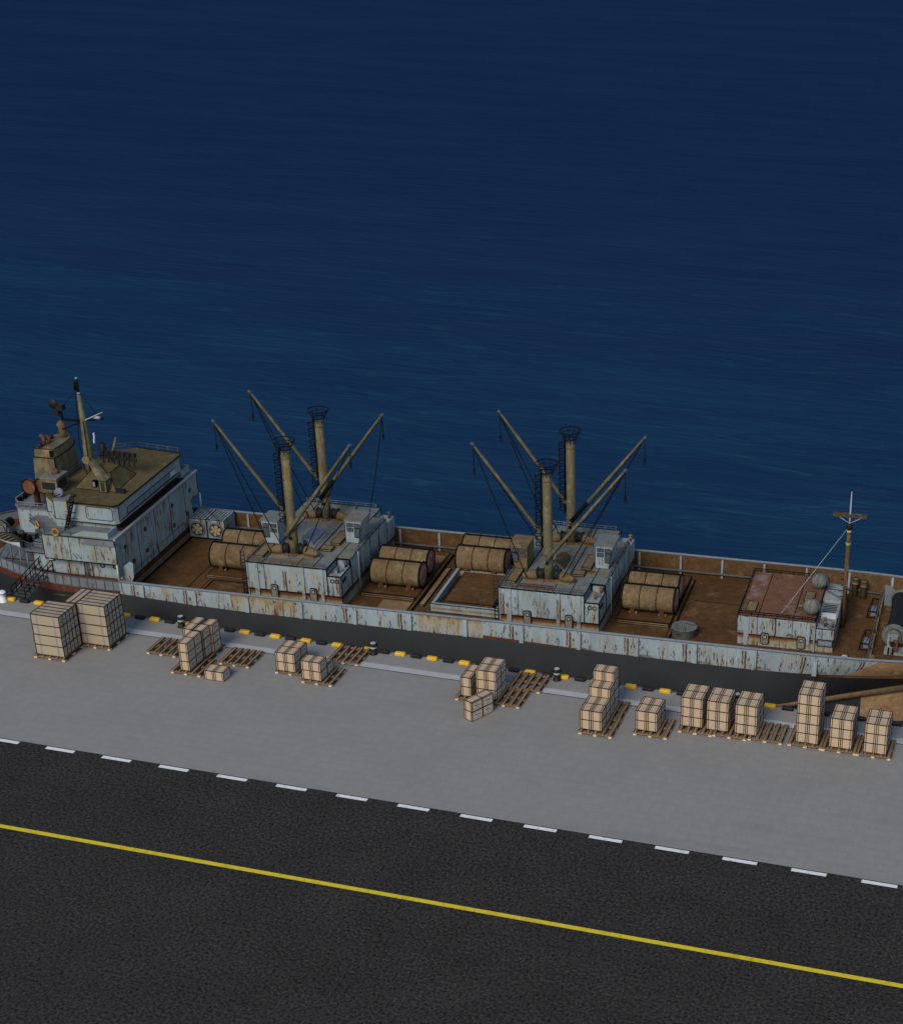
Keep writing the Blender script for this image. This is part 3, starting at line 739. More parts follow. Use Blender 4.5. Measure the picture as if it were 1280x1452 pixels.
# ------------------------------------------------------------------ deckhouses
def rounded(x0, x1, z0, z1, r, bottom=False, n=5):
    pts = []
    cs = [(x1-r, z1-r, 0), (x0+r, z1-r, pi/2)]
    for cx, cz, a0 in cs: pts += [(cx + r*cos(a0 + pi/2*k/n), cz + r*sin(a0 + pi/2*k/n)) for k in range(n+1)]
    if bottom:
        for cx, cz, a0 in ((x0+r, z0+r, pi), (x1-r, z0+r, 1.5*pi)): pts += [(cx + r*cos(a0 + pi/2*k/n), cz + r*sin(a0 + pi/2*k/n)) for k in range(n+1)]
    else: pts += [(x0, z0), (x1, z0)]
    return pts
def door(parent, x0, x1, z0, z1, y, mat='stain', bottom=False):
    mb = MB(); mb.prism(rounded(x0, x1, z0, z1, .2, bottom), y-.06, y+.01, 'y'); fr = mb.build('door', M['ink'], parent)
    mb = MB(); mb.prism(rounded(x0+.07, x1-.07, z0+(.07 if bottom else 0), z1-.07, .15, bottom), y-.10, y-.062, 'y'); mb.build('door_leaf', M['leaf'], fr)
    mb = MB(); mb.ring(((x0+x1)/2, y-.12, z1-.33), .16, .035, 'y', 14); mb.build('porthole', M['ink'], fr)
    mb = MB(); mb.lathe([(.15,0),(.15,.02)], ((x0+x1)/2, y-.125, z1-.33), 'y', 14); mb.build('door_glass', M['post'], fr)
    return fr
def ladder(parent, x0, x1, y, z0, z1, step=.3, mat='black', r=.045):
    mb = MB()
    for x in (x0, x1): mb.tube([(x, y, z0), (x, y, z1)], r, 6)
    z = z0 + .2
    while z < z1 - .4: mb.box(x0, x1, y-.03, y+.03, z-.03, z+.03); z += step
    return mb.build('ladder', M[mat], parent)
def railing(parent, pts, h=.45, mat='steel_dark', r=.028, gap=.9, mid=True):
    mb = MB()
    for a, b in zip(pts[:-1], pts[1:]):
        a, b = Vector(a), Vector(b); n = max(1, int((b-a).length/gap))
        for k in range(n+1):
            p = a.lerp(b, k/n); mb.tube([p, p + Vector((0,0,h))], r, 5)
        mb.tube([a + Vector((0,0,h)), b + Vector((0,0,h))], r*1.1, 5)
        if mid: mb.tube([a + Vector((0,0,h*.55)), b + Vector((0,0,h*.55))], r*.9, 5)
    return mb.build('railing', M[mat], parent)

def winch(x, y, z, sgn, parent=None):
    mb = MB(); mb.box(x-.75, x+.75, y-.5, y+.5, z, z+.10); wv = part('winch', mb, M['hatch'])
    mb = MB(); mb.lathe([(.50,-.28),(.50,-.22),(.40,-.2),(.40,.2),(.50,.22),(.50,.28)], (x - sgn*.42, y+.12, z+.55), 'x', 16); mb.build('drum', M['black'], wv)
    mb = MB(); a = Vector((x - sgn*.12, y, z+.50)); b = Vector((x + sgn*.95, y-.18, z+.34)); mb.tube([a, a.lerp(b,.35), b, b+Vector((sgn*.08,0,-.05))], [.40,.38,.24,.12], 12); mb.build('motor', M['tank'], wv)
    mb = MB(); mb.box(x+sgn*.2-.12, x+sgn*.2+.12, y-.2, y+.2, z+.10, z+.3); mb.build('bracket', M['ink'], wv)
    return wv

def cabin(x0, x1, y0, y1, z0, z1, side, mat, dark=False):
    t = .38
    if side < 0: poly = [(x0+t, z0), (x1, z0), (x1, z1), (x0, z1)]
    else: poly = [(x0, z0), (x1-t, z0), (x1, z1), (x0, z1)]
    mb = MB(); mb.prism(poly, y0, y1, 'y'); c = part('control_cabin', mb, M[mat])
    mb = MB(); mb.box(x0-.06, x1+.06, y0-.10, y1+.04, z1+.003, z1+.08); mb.build('cabin_roof', M['roof_grey' if mat == 'white' else mat], c)
    wdt = x1 - x0; h = z1 - z0; xm = (x0+x1)/2 + side*.02
    def win(poly):
        cx = sum(p[0] for p in poly)/len(poly); cz = sum(p[1] for p in poly)/len(poly)
        mb = MB(); mb.prism([(cx+(a-cx)*1.16, cz+(b-cz)*1.2) for a, b in poly], y0-.03, y0+.01, 'y'); f = mb.build('window', M['ink'], c)
        mb = MB(); mb.prism(poly, y0-.045, y0-.031, 'y'); mb.build('pane', M['glass_dark'], f)
    a0, a1 = x0 + .14*wdt, x0 + .46*wdt; b0, b1 = x0 + .56*wdt, x0 + .88*wdt
    inner, outer = ((b0,b1),(a0,a1)) if side < 0 else ((a0,a1),(b0,b1))
    for (p, q) in (inner, outer):
        win([(p, z1-.52), (q, z1-.52), (q, z1-.24), (p, z1-.24)])
    win([(inner[0], z1-.95), (inner[1], z1-.95), (inner[1], z1-.66), (inner[0], z1-.66)])
    p, q = outer; d_ = .12
    win([(p+(d_ if side<0 else 0), z1-1.42), (q-(d_ if side>0 else 0), z1-1.42), (q, z1-.66), (p, z1-.66)] )
    e = MB()
    for (a, b) in poly: e.tube([(a, y0, b), (a, y1, b)], .028, 5)
    for i in range(4):
        a, b = poly[i], poly[(i+1) % 4]; e.tube([(a[0], y0-.005, a[1]), (b[0], y0-.005, b[1])], .028, 5); 
    e.build('edge_seam', M['ink'], c); return c

def skylight(x, y0, y1, z, mat, r=.62):
    mb = MB(); n = 10
    pts = [(x + r*cos(pi*k/n), z + .08 + r*.95*sin(pi*k/n)) for k in range(n+1)]
    mb.prism(pts, y0, y1, 'y'); s_ = part('skylight', mb, M[mat])
    mb = MB(); mb.box(x-r-.22, x+r+.22, y0-.18, y1+.12, z, z+.08); mb.build('curb', M['white'], s_)
    mb = MB(); mb.prism([(x-r-.1, z+.085), (x+r+.1, z+.085), (x+.12, z+r*.95+.14), (x-.12, z+r*.95+.14)], y0-.07, y0-.004, 'y')
    mb.lathe([(.17,0),(.17,.03)], (x, y0-.105, z+.34), 'y', 12); mb.build('end_plate', M['white'], s_)
    mb = MB(); mb.ring((x, y0-.11, z+.34), .17, .04, 'y', 12)
    for k in range(1, 9): mb.ring((x, y0 + (y1-y0)*k/9, z+.08), r*1.0, .012, 'y', 12, 0, pi)
    mb.build('frame_bars', M['ink'], s_); return s_

def deckhouse(dx, idx):
    X0, XM_, X1 = 10.4+dx, 17.45+dx, 18.65+dx; YF, YB = 2.62, 15.75; ZR = 3.0; ZB = .62
    mb = MB()
    mb.box(X0, XM_, YF, YB, ZB, ZR); mb.box(XM_, X1, YF, 5.0, ZB, 2.42); mb.box(XM_, X1, 5.0, 13.7, ZB, ZR); mb.box(XM_, X1, 13.7, YB, ZB, 2.42)
    h = part('deckhouse', mb, M['white'])
    mb = MB(); mb.box(X0+.06, X1-.06, YF+.07, YB-.07, D, ZB-.002); mb.build('base_wall', M['base_stain'], h)
    # pilasters, some run down to the deck
    for (a, b, z0) in ((.0,.10,D),(.62,1.0,-.1),(4.75,5.05,.0),(6.45,6.75,D)):
        mb = MB(); mb.box(X0+a, X0+b, YF-.09, YF-.002, z0 if z0 > D else D, ZR-.02); mb.build('pilaster', M['white'], h)
    mb = MB()
    for x in (1.55, 4.75, 5.05, 6.45): mb.box(X0+x-.02, X0+x+.02, YF-.022, YF-.002, ZB, ZR-.05)
    mb.box(XM_-.025, XM_+.025, YF-.02, YF, ZB, 2.4)
    for y in (5.0, 7.3, 9.6, 11.8, 13.7): mb.box(X1, X1+.02, y-.025, y+.025, ZB, 2.95)
    mb.edges(XM_, X1, YF, 5.0, ZB, 2.42, .085); mb.edges(X0, XM_, YF, YB, ZB, ZR, .085)
    mb.box(XM_, X1+.01, 4.97, 5.03, 2.42, ZR+.01); mb.box(X1-.02, X1+.02, 5, 13.7, ZR-.02, ZR+.02); mb.box(X0, X1, YF-.02, YF, ZB-.03, ZB+.02); mb.box(X1, X1+.02, YF, YB, ZB-.03, ZB+.02)
    mb.build('panel_seam', M['ink'], h)
    # light vertical pipes on the right wall
    mb = MB(); mb.tube([(X1+.05, 6.6, D+.1), (X1+.05, 6.6, 3.0)], .05, 6); mb.build('wall_pipe', M['pale'], h)
    door(h, 12.4+dx, 13.08+dx, D, 1.2, YF-.0); door(h, 15.83+dx, 16.5+dx, D, 1.2, YF-.0)
    mb = MB(); 
    for x in (17.88, 18.28): mb.ring((x+dx, YF-.03, 2.0), .15, .04, 'y', 14)
    mb.ring((X1+.03, 3.1, 1.9), .15, .04, 'x', 14); mb.ring((X1+.03, 3.5, 1.95), .15, .04, 'x', 14)
    mb.build('porthole', M['ink'], h)
    # roof sheet and what lies flat on it
    mb = MB(); mb.box(X0+.06, XM_+.0, YF+.06, YB-.06, ZR+.002, ZR+.04); mb.box(XM_+.002, X1-.08, 5.06, 13.64, ZR+.002, ZR+.038); mb.build('roof', M['roof_grey'], h)
    mb = MB(); mb.box(X0+1.35, X0+1.42, YF+.1, YB-.2, ZR+.042, ZR+.08); mb.box(X0+4.95, X0+5.03, 5.2, YB-.2, ZR+.042, ZR+.08)
    mb.box(X0+4.4, X0+4.46, YF+.1, 5.1, ZR+.042, ZR+.07); mb.box(X0+5.8, X0+5.86, YF+.1, 5.1, ZR+.042, ZR+.07); mb.build('roof_seam', M['ink'], h)
    for q in ((X0+1.5, X0+4.3, YF+.35, YF+1.1), (X0+5.9, X0+6.9, 6.9, 7.25)):
        mb = MB(); mb.box(*q, ZR+.042, ZR+.06); mb.build('rust_patch', M['rust_band' if idx else 'deck_light'], h)
    for (a, b, c_, d_) in ((.35,1.15,3.5,6.0),(5.65,6.45,7.3,9.9),(5.2,6.2,5.9,6.75)):
        mb = MB(); mb.box(X0+a, X0+b, c_, d_, ZR+.042, ZR+.24); hh = mb.build('roof_hatch', M['hatch'], h)
        mb = MB(); mb.edges(X0+a, X0+b, c_, d_, ZR+.08, ZR+.24, .045); mb.build('edge_seam', M['ink'], hh)
    railing(h, [(X0+.1, 6.2, ZR), (X0+.1, YF+.1, ZR), (XM_-.1, YF+.1, ZR)], .42)
    railing(h, [(XM_+.0, YF+.1, 2.42), (XM_+.0, 4.8, 2.42)], .45)
    railing(h, [(X1-.06, 6.2, ZR), (X1-.06, 13.4, ZR)], .35)
    railing(h, [(X0+.2, YB-.1, ZR), (X1-1.6, YB-.1, ZR)], .42, 'steel')
    for (x, y, z) in ((18.15,3.4,2.42),(18.35,4.6,2.42),(18.4,15.2,2.42)):
        mb = MB(); mb.lathe([(.10,0),(.10,.28),(.16,.30),(.16,.36),(.11,.38),(.11,.46),(.17,.48),(.17,.56),(.1,.6)], (x+dx, y, z), n=12); mb.build('vent_post', M['hatch' if idx else 'steel_dark'], h)
    mb = MB(); mb.box(17.62+dx, 18.5+dx, 4.75, 4.99, 2.43, 2.86); mb.build('white_locker', M['post'], h)
    ladder(h, 10.02+dx, 10.34+dx, YF-.12, D, 4.0)
    return h
deckhouse(0, 0); deckhouse(21.75, 1)
cabin(10.22, 11.78, 6.5, 8.5, 3.04, 5.05, -1, 'white'); cabin(17.1, 18.62, 8.1, 10.3, 3.04, 5.05, 1, 'white')
cabin(32.0, 33.5, 6.4, 8.4, 3.04, 5.05, -1, 'tank'); cabin(38.8, 40.32, 7.9, 10.1, 3.04, 5.05, 1, 'white')
skylight(14.1, 6.6, 9.1, 3.04, 'glass'); skylight(35.9, 6.6, 9.0, 3.04, 'tank')
for x0 in (0, 21.9):
    for y in (4.75, 12.35):
        winch(12.75+x0, y-.1, 3.05, -1); winch(14.95+x0, y, 3.05, 1)

# ------------------------------------------------------------------ derrick masts and booms
def mast(x, y, hoops_from, mat2=None):
    ztop = 12.05
    mb = MB(); mb.tube([(x, y, 3.0), (x, y, 5.2), (x, y, 5.25), (x, y, ztop-.02), (x, y, ztop)], [.42,.41,.385,.375,.36], 20); m = part('mast_post', mb, M['tan'])
    for pr_, z_ in (([(.55,0),(.55,.12),(.47,.2)], 3.0), ([(.415,0),(.46,.05),(.46,.16),(.40,.2)], 5.2), ([(.385,0),(.385,.06)], ztop-.5)):
        mb = MB(); mb.lathe(pr_, (x, y, z_), n=20); mb.build('collar', M['rust_part'], m)
    mb = MB()
    mb.ring((x, y, ztop+.30), .52, .045); mb.ring((x, y, ztop+1.0), .88, .045, n=26); mb.ring((x, y, ztop+.72), .74, .03, n=24)
    for k in range(9):
        a = k*2*pi/9; mb.tube([(x+.42*cos(a), y+.42*sin(a), ztop-.1), (x+.5*cos(a), y+.5*sin(a), ztop+.3), (x+.88*cos(a), y+.88*sin(a), ztop+1.0)], .026, 5)
    mb.build('crow_ring', M['ink'], m)
    mb = MB(); z = hoops_from
    mb.tube([(x-.50, y-.16, hoops_from-.4), (x-.50, y-.16, ztop+.2)], .045, 5); mb.tube([(x-.50, y+.16, hoops_from-.4), (x-.50, y+.16, ztop+.2)], .045, 5)
    while z < ztop:
        mb.box(x-.53, x-.47, y-.16, y+.16, z-.02, z+.02); mb.box(x-.53, x-.47, y-.16, y+.16, z+.25, z+.29)
        mb.ring((x-.62, y, z), .40, .04, 'z', 12, pi/2*.7, pi/2*3.3); z += .52
    for a in (pi*.75, pi, pi*1.25): mb.tube([(x-.62+.36*cos(a), y+.36*sin(a), hoops_from), (x-.62+.36*cos(a), y+.36*sin(a), ztop-.1)], .016, 4)
    mb.build('ladder', M['ink'], m)
    mb = MB()
    mb.box(x-.55, x+.0, y-.12, y+.12, 6.55, 6.75); mb.box(x-.1, x+.1, y-.60, y-.4, 4.55, 4.75); mb.build('boom_bracket', M['ink'], m)
    return m
def boom(foot, tip, winch_pts, hook=2.0, sleeve=False, sag=0):
    f, t = Vector(foot), Vector(tip)
    mb = MB(); mb.tube([f, f.lerp(t,.02), f.lerp(t,.5), f.lerp(t,.985), t], [.09,.165,.145,.095,.08], 12); b = part('derrick_boom', mb, M['boom'])
    mb = MB(); mb.tube([f - (t-f).normalized()*.12, f.lerp(t,.012)], .20, 12); mb.build('foot_pin', M['steel_dark'], b)
    mb = MB(); mb.tube([t-(t-f).normalized()*.25, t+(t-f).normalized()*.1], .13, 10)
    mb.build('end_fitting', M['steel_dark'], b)
    if sleeve:
        mb = MB(); mb.tube([f, f.lerp(t,.24)], .185, 12); mb.build('sleeve', M['ink'], b)
    h = t + Vector((.1 if t.x < f.x else -.02, 0, -.1))
    mb = MB(); mb.tube([h, h - Vector((0,0,hook))], .03, 5)
    for k in range(int(hook/.24)): mb.box(h.x-.032, h.x+.032, h.y-.032, h.y+.032, h.z-.24*k-.09, h.z-.24*k)
    e = h - Vector((0,0,hook)); mb.box(e.x-.075, e.x+.075, e.y-.06, e.y+.06, e.z-.30, e.z); mb.ring((e.x, e.y, e.z-.42), .10, .03, 'y', 10); mb.build('cargo_hook', M['ink'], b)
    for p in winch_pts:
        p = Vector(p); mb = MB(); s0 = t if p.z < 4 else f.lerp(t,.97)
        pts = [s0.lerp(p, k/10) - Vector((0,0,sag*4*(k/10)*(1-k/10))) for k in range(11)]
        mb.tube(pts, .042, 5); mb.build('cable', M['ink'], b)
    # block halfway: running wire along the boom underside
    mb = MB(); o_ = Vector((0, 0, -.24)); mb.tube([f.lerp(t,.05)+o_, f.lerp(t,.6)+o_, f.lerp(t,.97)+o_*.6], .035, 5); mb.build('running_wire', M['ink'], b)
    return b
for x0, hf in ((0, 6.0), (21.95, 6.1)):
    for y in (4.95, 12.4): mast(13.72 + x0, y, hf)
boom((13.2,4.95,6.75), (7.66,5.0,14.2), [(12.1,4.0,3.4),(12.9,4.6,3.6)])
boom((13.45,4.35,5.0), (19.6,4.35,13.35), [(15.0,4.3,3.6)], 1.4)
boom((13.2,12.4,6.75), (7.64,12.4,14.2), [(12.3,11.7,3.4),(12.9,12.1,3.6)])
boom((13.45,11.8,5.1), (19.66,11.8,13.3), [(18.2,9.5,3.1)], 1.6, True, 1.0)
boom((35.15,4.95,6.95), (29.63,4.9,14.18), [(34.1,4.0,3.4),(34.6,7.3,4.7)])
boom((35.75,4.3,5.1), (42.15,4.3,13.3), [(37.0,4.3,3.6)], 2.1)
boom((35.2,12.4,6.7), (29.59,12.5,14.17), [(34.1,11.8,3.4),(34.8,12.1,3.6)])
boom((35.75,11.85,5.15), (42.05,11.85,13.2), [(37.1,12.2,3.6)], 1.7, True)

# ------------------------------------------------------------------ forward house
def forward_house():
    X0, XM_, X1, YF, YB, ZR, ZB = 51.3, 57.55, 59.0, 4.1, 12.4, 2.0, .42
    mb = MB(); mb.box(X0, XM_, YF, YB, ZB, ZR); mb.box(XM_, X1, YF, 6.3, ZB, 1.5)
    mb.box(XM_, X1, 6.3, 8.3, ZB, 1.75); mb.box(XM_, X1, 8.3, 10.3, ZB, 2.05); mb.box(XM_, X1, 10.3, YB, ZB, 1.6)
    h = part('forward_house', mb, M['white'])
    mb = MB(); mb.box(X0+.06, X1-.06, YF+.06, YB-.06, D, ZB-.002); mb.build('base_wall', M['stain_fwd'], h)
    for (a, b, z0) in ((.55,.95,.2),(.58,.9,D),(5.55,5.8,.0),(6.1,6.22,D)):
        mb = MB(); mb.box(X0+a, X0+b, YF-.08-.01*a, YF-.002, z0, ZR-.05); mb.build('pilaster', M['white'], h)
    mb = MB(); mb.box(X0+.04, XM_-.04, YF+.04, YB-.04, ZR+.002, ZR+.04); mb.build('roof', M['roof_red'], h)
    mb = MB()
    for x in (1.62, 4.4): mb.box(X0+x-.03, X0+x+.03, YF+.02, YB-.05, ZR+.042, ZR+.06); mb.box(X0+x-.02, X0+x+.02, YF-.02, YF-.002, ZB, ZR)
    mb.edges(X0, XM_, YF, YB, ZB, ZR, .05); mb.edges(XM_, X1, YF, 6.3, ZB, 1.5, .05)
    for y, z in ((8.3, 1.75), (10.3, 2.05)): mb.box(XM_, X1, y-.02, y+.02, z, z+.03)
    for k in range(6): mb.box(XM_+.2, X1-.2, 6.4+k*.3, 6.5+k*.3, 1.76, 1.79)
    mb.build('panel_seam', M['ink'], h)
    railing(h, [(XM_-.1, YF+.08, ZR), (X0+.08, YF+.08, ZR), (X0+.08, YB-.08, ZR), (XM_-.8, YB-.08, ZR)], .34, 'ink', .035, .95)
    railing(h, [(XM_-.05, YF+.1, ZR), (XM_-.05, YB-.3, ZR)], .3, 'ink', .03, .9)
    door(h, 53.2, 53.9, -.35, .68, YF, bottom=True); door(h, 56.1, 56.8, -.43, .66, YF, bottom=True)
    mb = MB(); mb.box(57.7, 58.95, YF-.06, YF+.0, .0, .6); p = mb.build('vent_panel', M['ink'], h)
    mb = MB(); mb.box(57.77, 58.88, YF-.09, YF-.062, .07, .53); mb.build('panel_sheet', M['steel'], p)
    mb = MB()
    for k in range(4): mb.ring((57.98+k*.24, YF-.1, .3), .09, .014, 'y', 10)
    mb.build('round_grille', M['pale'], p)
    for (a, b, c_, d_) in ((51.85,52.6,4.75,6.5),(56.1,56.85,7.5,9.3),(55.75,56.25,6.2,6.9)):
        mb = MB(); mb.prism([(x, y) for x, y in ((a,c_),(b,c_),(b,d_),(a,d_))], ZR+.042, ZR+.16); hh = mb.build('roof_hatch', M['hatch'], h)
        mb = MB(); mb.edges(a, b, c_, d_, ZR+.06, ZR+.16, .04); mb.build('edge_seam', M['ink'], hh)
    for (x, y) in ((57.0, 5.35), (57.0, 10.3)):
        mb = MB(); prof = [(.30,0),(.30,.18),(.52,.28),(.68,.5),(.72,.72),(.66,.98),(.48,1.22),(.22,1.36),(.03,1.40)]
        mb.lathe(prof, (x, y, ZR+.04), n=20); d_ = mb.build('dome', M['dome'], h)
        mb = MB()
        for k in range(3):
            a = k*pi/3 + .4; pts = [(x + r_*1.01*cos(a)*s_, y + r_*1.01*sin(a)*s_, ZR+.05+z_) for s_, seq in ((1, prof[3:]), (-1, prof[3:-1][::-1])) for r_, z_ in seq]
            mb.tube(pts, .014, 4)
        mb.build('dome_seam', M['ink'], d_)
    for (x, y, z) in ((58.2,4.6,1.5),(58.1,5.3,1.5),(58.8,4.5,1.5)):
        mb = MB(); mb.lathe([(.09,0),(.09,.3),(.15,.32),(.15,.42),(.08,.48)], (x, y, z), n=10); mb.build('vent_post', M['hatch'], h)
    mb = MB(); mb.box(57.7, 58.9, 6.05, 6.28, 1.51, 1.9); mb.build('step_riser', M['pale'], h)
forward_house()
# foremast
x, y = 59.2, 8.85
mb = MB(); mb.tube([(x, y, D), (x, y, 4), (x, y, 8.6)], [.20,.18,.15], 12); fm = part('foremast', mb, M['pole_rust'])
mb = MB(); mb.tube([(x, y, 8.3), (x, y, 9.3), (x, y, 11.3)], [.09,.07,.035], 8); mb.tube([(x, y, 8.62), (x+1.0, y, 9.2)], .03, 5); mb.tube([(x, y, 8.62), (x-1.0, y, 9.2)], .03, 5); mb.build('antenna', M['wire'], fm)
mb = MB(); mb.box(x-1.35, x+1.32, y-.16, y-.02, 9.18, 9.42); mb.box(x-1.35, x+1.32, y+.02, y+.16, 9.2, 9.44); mb.build('crossarm', M['arm'], fm)
mb = MB(); mb.lathe([(.22,0),(.26,.05),(.26,.42),(.2,.5)], (x, y, 8.12), n=12); mb.build('lamp_housing', M['black'], fm)
mb = MB(); mb.lathe([(.185,0),(.185,.12)], (x, y, 7.9), n=12); mb.build('white_band', M['pale'], fm)
mb = MB(); mb.lathe([(.21,0),(.21,.26)], (x, y, 6.72), n=12); mb.build('green_lamp', M['green'], fm)
mb = MB(); mb.tube([(x-.05, y, 8.3), (54.6, 4.76, 2.05)], .022, 5); mb.build('guy_wire', M['wire'], fm)
mb = MB()
for k in range(12): mb.box(x-.34, x-.16, y-.03, y+.03, 1.2+k*.5, 1.26+k*.5)
mb.build('step_pegs', M['ink'], fm)
for (x, y) in ((59.5, 15.1), (60.25, 14.7)):
    mb = MB(); mb.lathe([(.26,0),(.26,1.0),(.30,1.02),(.30,1.1),(.24,1.12),(.24,1.35),(.30,1.38),(.30,1.5),(.22,1.52)], (x, y, D), n=14); v = part('vent_pipe', mb, M['hatch'])
    mb = MB(); mb.ring((x, y, D+1.08), .31, .035, n=14); mb.build('rim', M['ink'], v); mb = MB(); mb.ring((x, y, D+1.5), .30, .04, n=14); mb.build('rim', M['ink'], v)
# breakwater with two braces, fore deck fittings
mb = MB(); mb.box(61.72, 61.82, 2.4, 15.6, D, D+.55); bw = part('breakwater', mb, M['steel_dark'])
mb = MB()
for a, b in ((2.5,4.6),(5.4,7.6),(8.6,10.6),(11.6,15.4)): mb.box(61.83, 62.0, a, b, D, D+.42)
mb.build('plank', M['hatch'], bw)
for y0 in (5.2, 11.1):
    mb = MB(); P = [(60.95, y0, D), (61.0, y0+.2, D+.55), (61.2, y0+2.2, D+.75), (61.65, y0+2.6, D+.5)]
    mb.tube(P, .05, 6); mb.tube([(60.95, y0, D+.04), (61.7, y0, D+.04)], .05, 6); mb.tube([(61.2, y0+2.2, D+.02), (61.2, y0+2.2, D+.75)], .05, 6); mb.tube([(61.0,y0+.2,D+.5),(61.7,y0+.2,D+.5)],.05,6)
    br = mb.build('brace', M['ink'], bw)
    mb = MB(); mb.box(61.2, 61.6, y0+.4, y0+1.7, D+.02, D+.34); mb.build('tool_box', M['glass'], br)
    mb = MB(); mb.tube([(61.25, y0+.5, D+.4), (61.5, y0+1.6, D+.46)], .07, 6); mb.build('hose', M['steel'], br)
for (x, y) in ((62.1, 3.3), (62.15, 2.9)):
    mb = MB(); mb.lathe([(.2,0),(.2,.4),(.26,.43),(.26,.56),(.15,.6)], (x, y, D), n=12); part('vent_pipe', mb, M['hatch'])
mb = MB(); mb.lathe([(.26,0),(.3,.12),(.2,.2)], (59.97, 3.55, D+.0), n=12); part('mushroom_vent', mb, M['pale'])
mb = MB(); mb.ring((59.97, 3.55, D+.13), .3, .05, n=14); part('vent_rim', mb, M['ink'])
# windlass: two drums with a dark warp between, and a plated guard
wl = MB(); wl.box(62.9, 64.7, 4.9, 6.1, D, D+.14); wl = part('windlass', wl, M['stain'])
mb = MB(); mb.lathe([(.88,-.1),(.88,.1)], (63.5, 13.0, D+1.05), 'y', 22); mb.build('drum_flange', M['dome'], wl); mb = MB(); mb.lathe([(.95,-.16),(.95,.0),(.86,.05)], (63.5, 6.4, D+1.05), 'y', 22); mb.lathe([(.62,-.05),(.62,.5)], (63.5, 5.75, D+1.05), 'y', 20); mb.build('drum_flange', M['dome'], wl)
mb = MB(); mb.lathe([(.52,0)] + [(.70 - .16*sin(pi*k/40) + (.07 if k % 2 else 0), .15+k*.155) for k in range(40)] + [(.6,6.38)], (63.5, 6.6, D+1.05), 'y', 18); mb.build('drum', M['black'], wl)
mb = MB(); mb.box(63.1, 63.9, 5.0, 5.6, D+.14, D+1.5); mb.build('gearbox', M['stain'], wl)
mb = MB(); mb.box(63.55, 63.92, 4.96, 4.998, D+.25, D+1.35); mb.build('rust_face', M['rust_part'], wl)
mb = MB(); mb.lathe([(.24,0),(.24,.06)], (63.55, 4.90, D+.95), 'y', 14); mb.build('hub', M['black'], wl)
for x in (63.25, 63.6):
    mb = MB(); mb.tube([(x, 4.8, D+.1), (x, 4.95, D+.6)], .07, 6); mb.build('strut', M['ink'], wl)
mb = MB(); pts = [(13.0, D), (13.0, D+1.0), (13.15, D+1.5), (13.5, D+1.85), (14.0, D+1.95), (14.0, D)]
mb.prism([(62.1,D),(63.15,D),(63.15,D+1.05),(62.95,D+1.45),(62.6,D+1.72),(62.1,D+1.85)], 13.7, 13.9, 'y'); part('spray_guard', mb, M['grey_paint'])
for (x, y) in ((64.6, 9.5), (66.2, 5.0), (66.2, 11.2)):
    mb = MB(); mb.lathe([(.3,0),(.3,.05),(.2,.1),(.2,.6),(.28,.64),(.28,.72)], (x, y, D), n=14); part('deck_bollard', mb, M['hatch'])

# ------------------------------------------------------------------ aft superstructure
mb = MB(); mb.prism([(-9.3,3.2),(-8.9,2.0),(-8.2,1.45),(-7.0,1.15),(-.14,1.1),(-.14,14.6),(-7,14.9),(-9.3,13)], .95, 2.6); part('lower_house', mb, M['white'])
mb = MB(); mb.prism([(-9.25,3.2),(-8.85,2.05),(-8.15,1.5),(-7.0,1.2),(-.18,1.15),(-.18,14.5),(-7,14.8),(-9.2,13)], D, .95-.002); lb = part('lower_house_base', mb, M['rust_band'])
mb = MB()
mb.box(-6.62, -.10, .30, 15.9, 2.6+.002, 4.78)
su = part('superstructure', mb, M['stain'], None)
# forward bulkhead facing the holds: one tall sheet proud of the block
mb = MB(); mb.prism([(1.2,.52),(14.5,.52),(14.5,2.72),(15.95,2.72),(15.95,4.8),(.28,4.8),(.28,1.4),(1.2,1.3)], -.14, -.02, 'x'); part('front_bulkhead', mb, M['stain'])
mb = MB(); mb.box(-.10, .12, .2, 16.05, 4.82, 5.0); part('ledge_rail', mb, M['post'])
for q in ([(-.02,.28,1.4),(-.02,.28,4.8)], [(-.02,15.95,2.72),(-.02,15.95,4.8)], [(-.02,14.5,2.72),(-.02,15.95,2.72)], [(-.02,14.5,.55),(-.02,14.5,2.72)]):
    mb = MB(); mb.tube(q, .035, 5); part('edge_seam', mb, M['ink'])
mb = MB(); mb.tube([(-8.9,2.4,4.86),(-7.2,1.0,4.86),(-6.4,.14,4.86),(-.1,.14,4.86)], .045, 5); part('deck_edge', mb, M['ink'])
mb = MB(); mb.tube([(-6.9,2.9,5.44),(-6.0,1.97,5.44),(-.72,1.97,5.44),(-.41,2.3,5.44),(-.41,13.9,5.44)], .04, 5); part('bridge_edge', mb, M['ink'])
mb = MB(); mb.tube([(-.41,2.3,5.66),(-.41,2.3,6.98)], .035, 5); part('bridge_edge', mb, M['ink'])
mb = MB(); mb.box(-.09, .02, .25, 16.0, 4.70, 4.80); part('ledge_gutter', mb, M['rust_band'])
mb = MB(); mb.box(-.018, .0, 1.2, 14.5, .50, .56)
for y in (4.2, 7.4, 10.3, 13.2): mb.box(-.018, -.002, y-.02, y+.02, .55, 4.7)
mb.box(-.018,-.002,7.6,12.6,1.28,1.32); mb.box(-.018,-.002,1.4,6.9,1.0,1.03)
part('panel_seam', mb, M['ink'])
for (y, z) in ((1.86,3.58),(5.44,1.72),(2.93,1.8),(10.72,3.66),(10.71,1.82),(14.32,3.68),(13.33,1.84),(5.55,3.64)):
    mb = MB(); mb.lathe([(.16,0),(.16,.02)], (-.018, y, z), 'x', 14); p = part('porthole', mb, M['glass_dark'])
    mb = MB(); mb.ring((.004, y, z), .17, .04, 'x', 14); mb.build('porthole_rim', M['ink'], p)
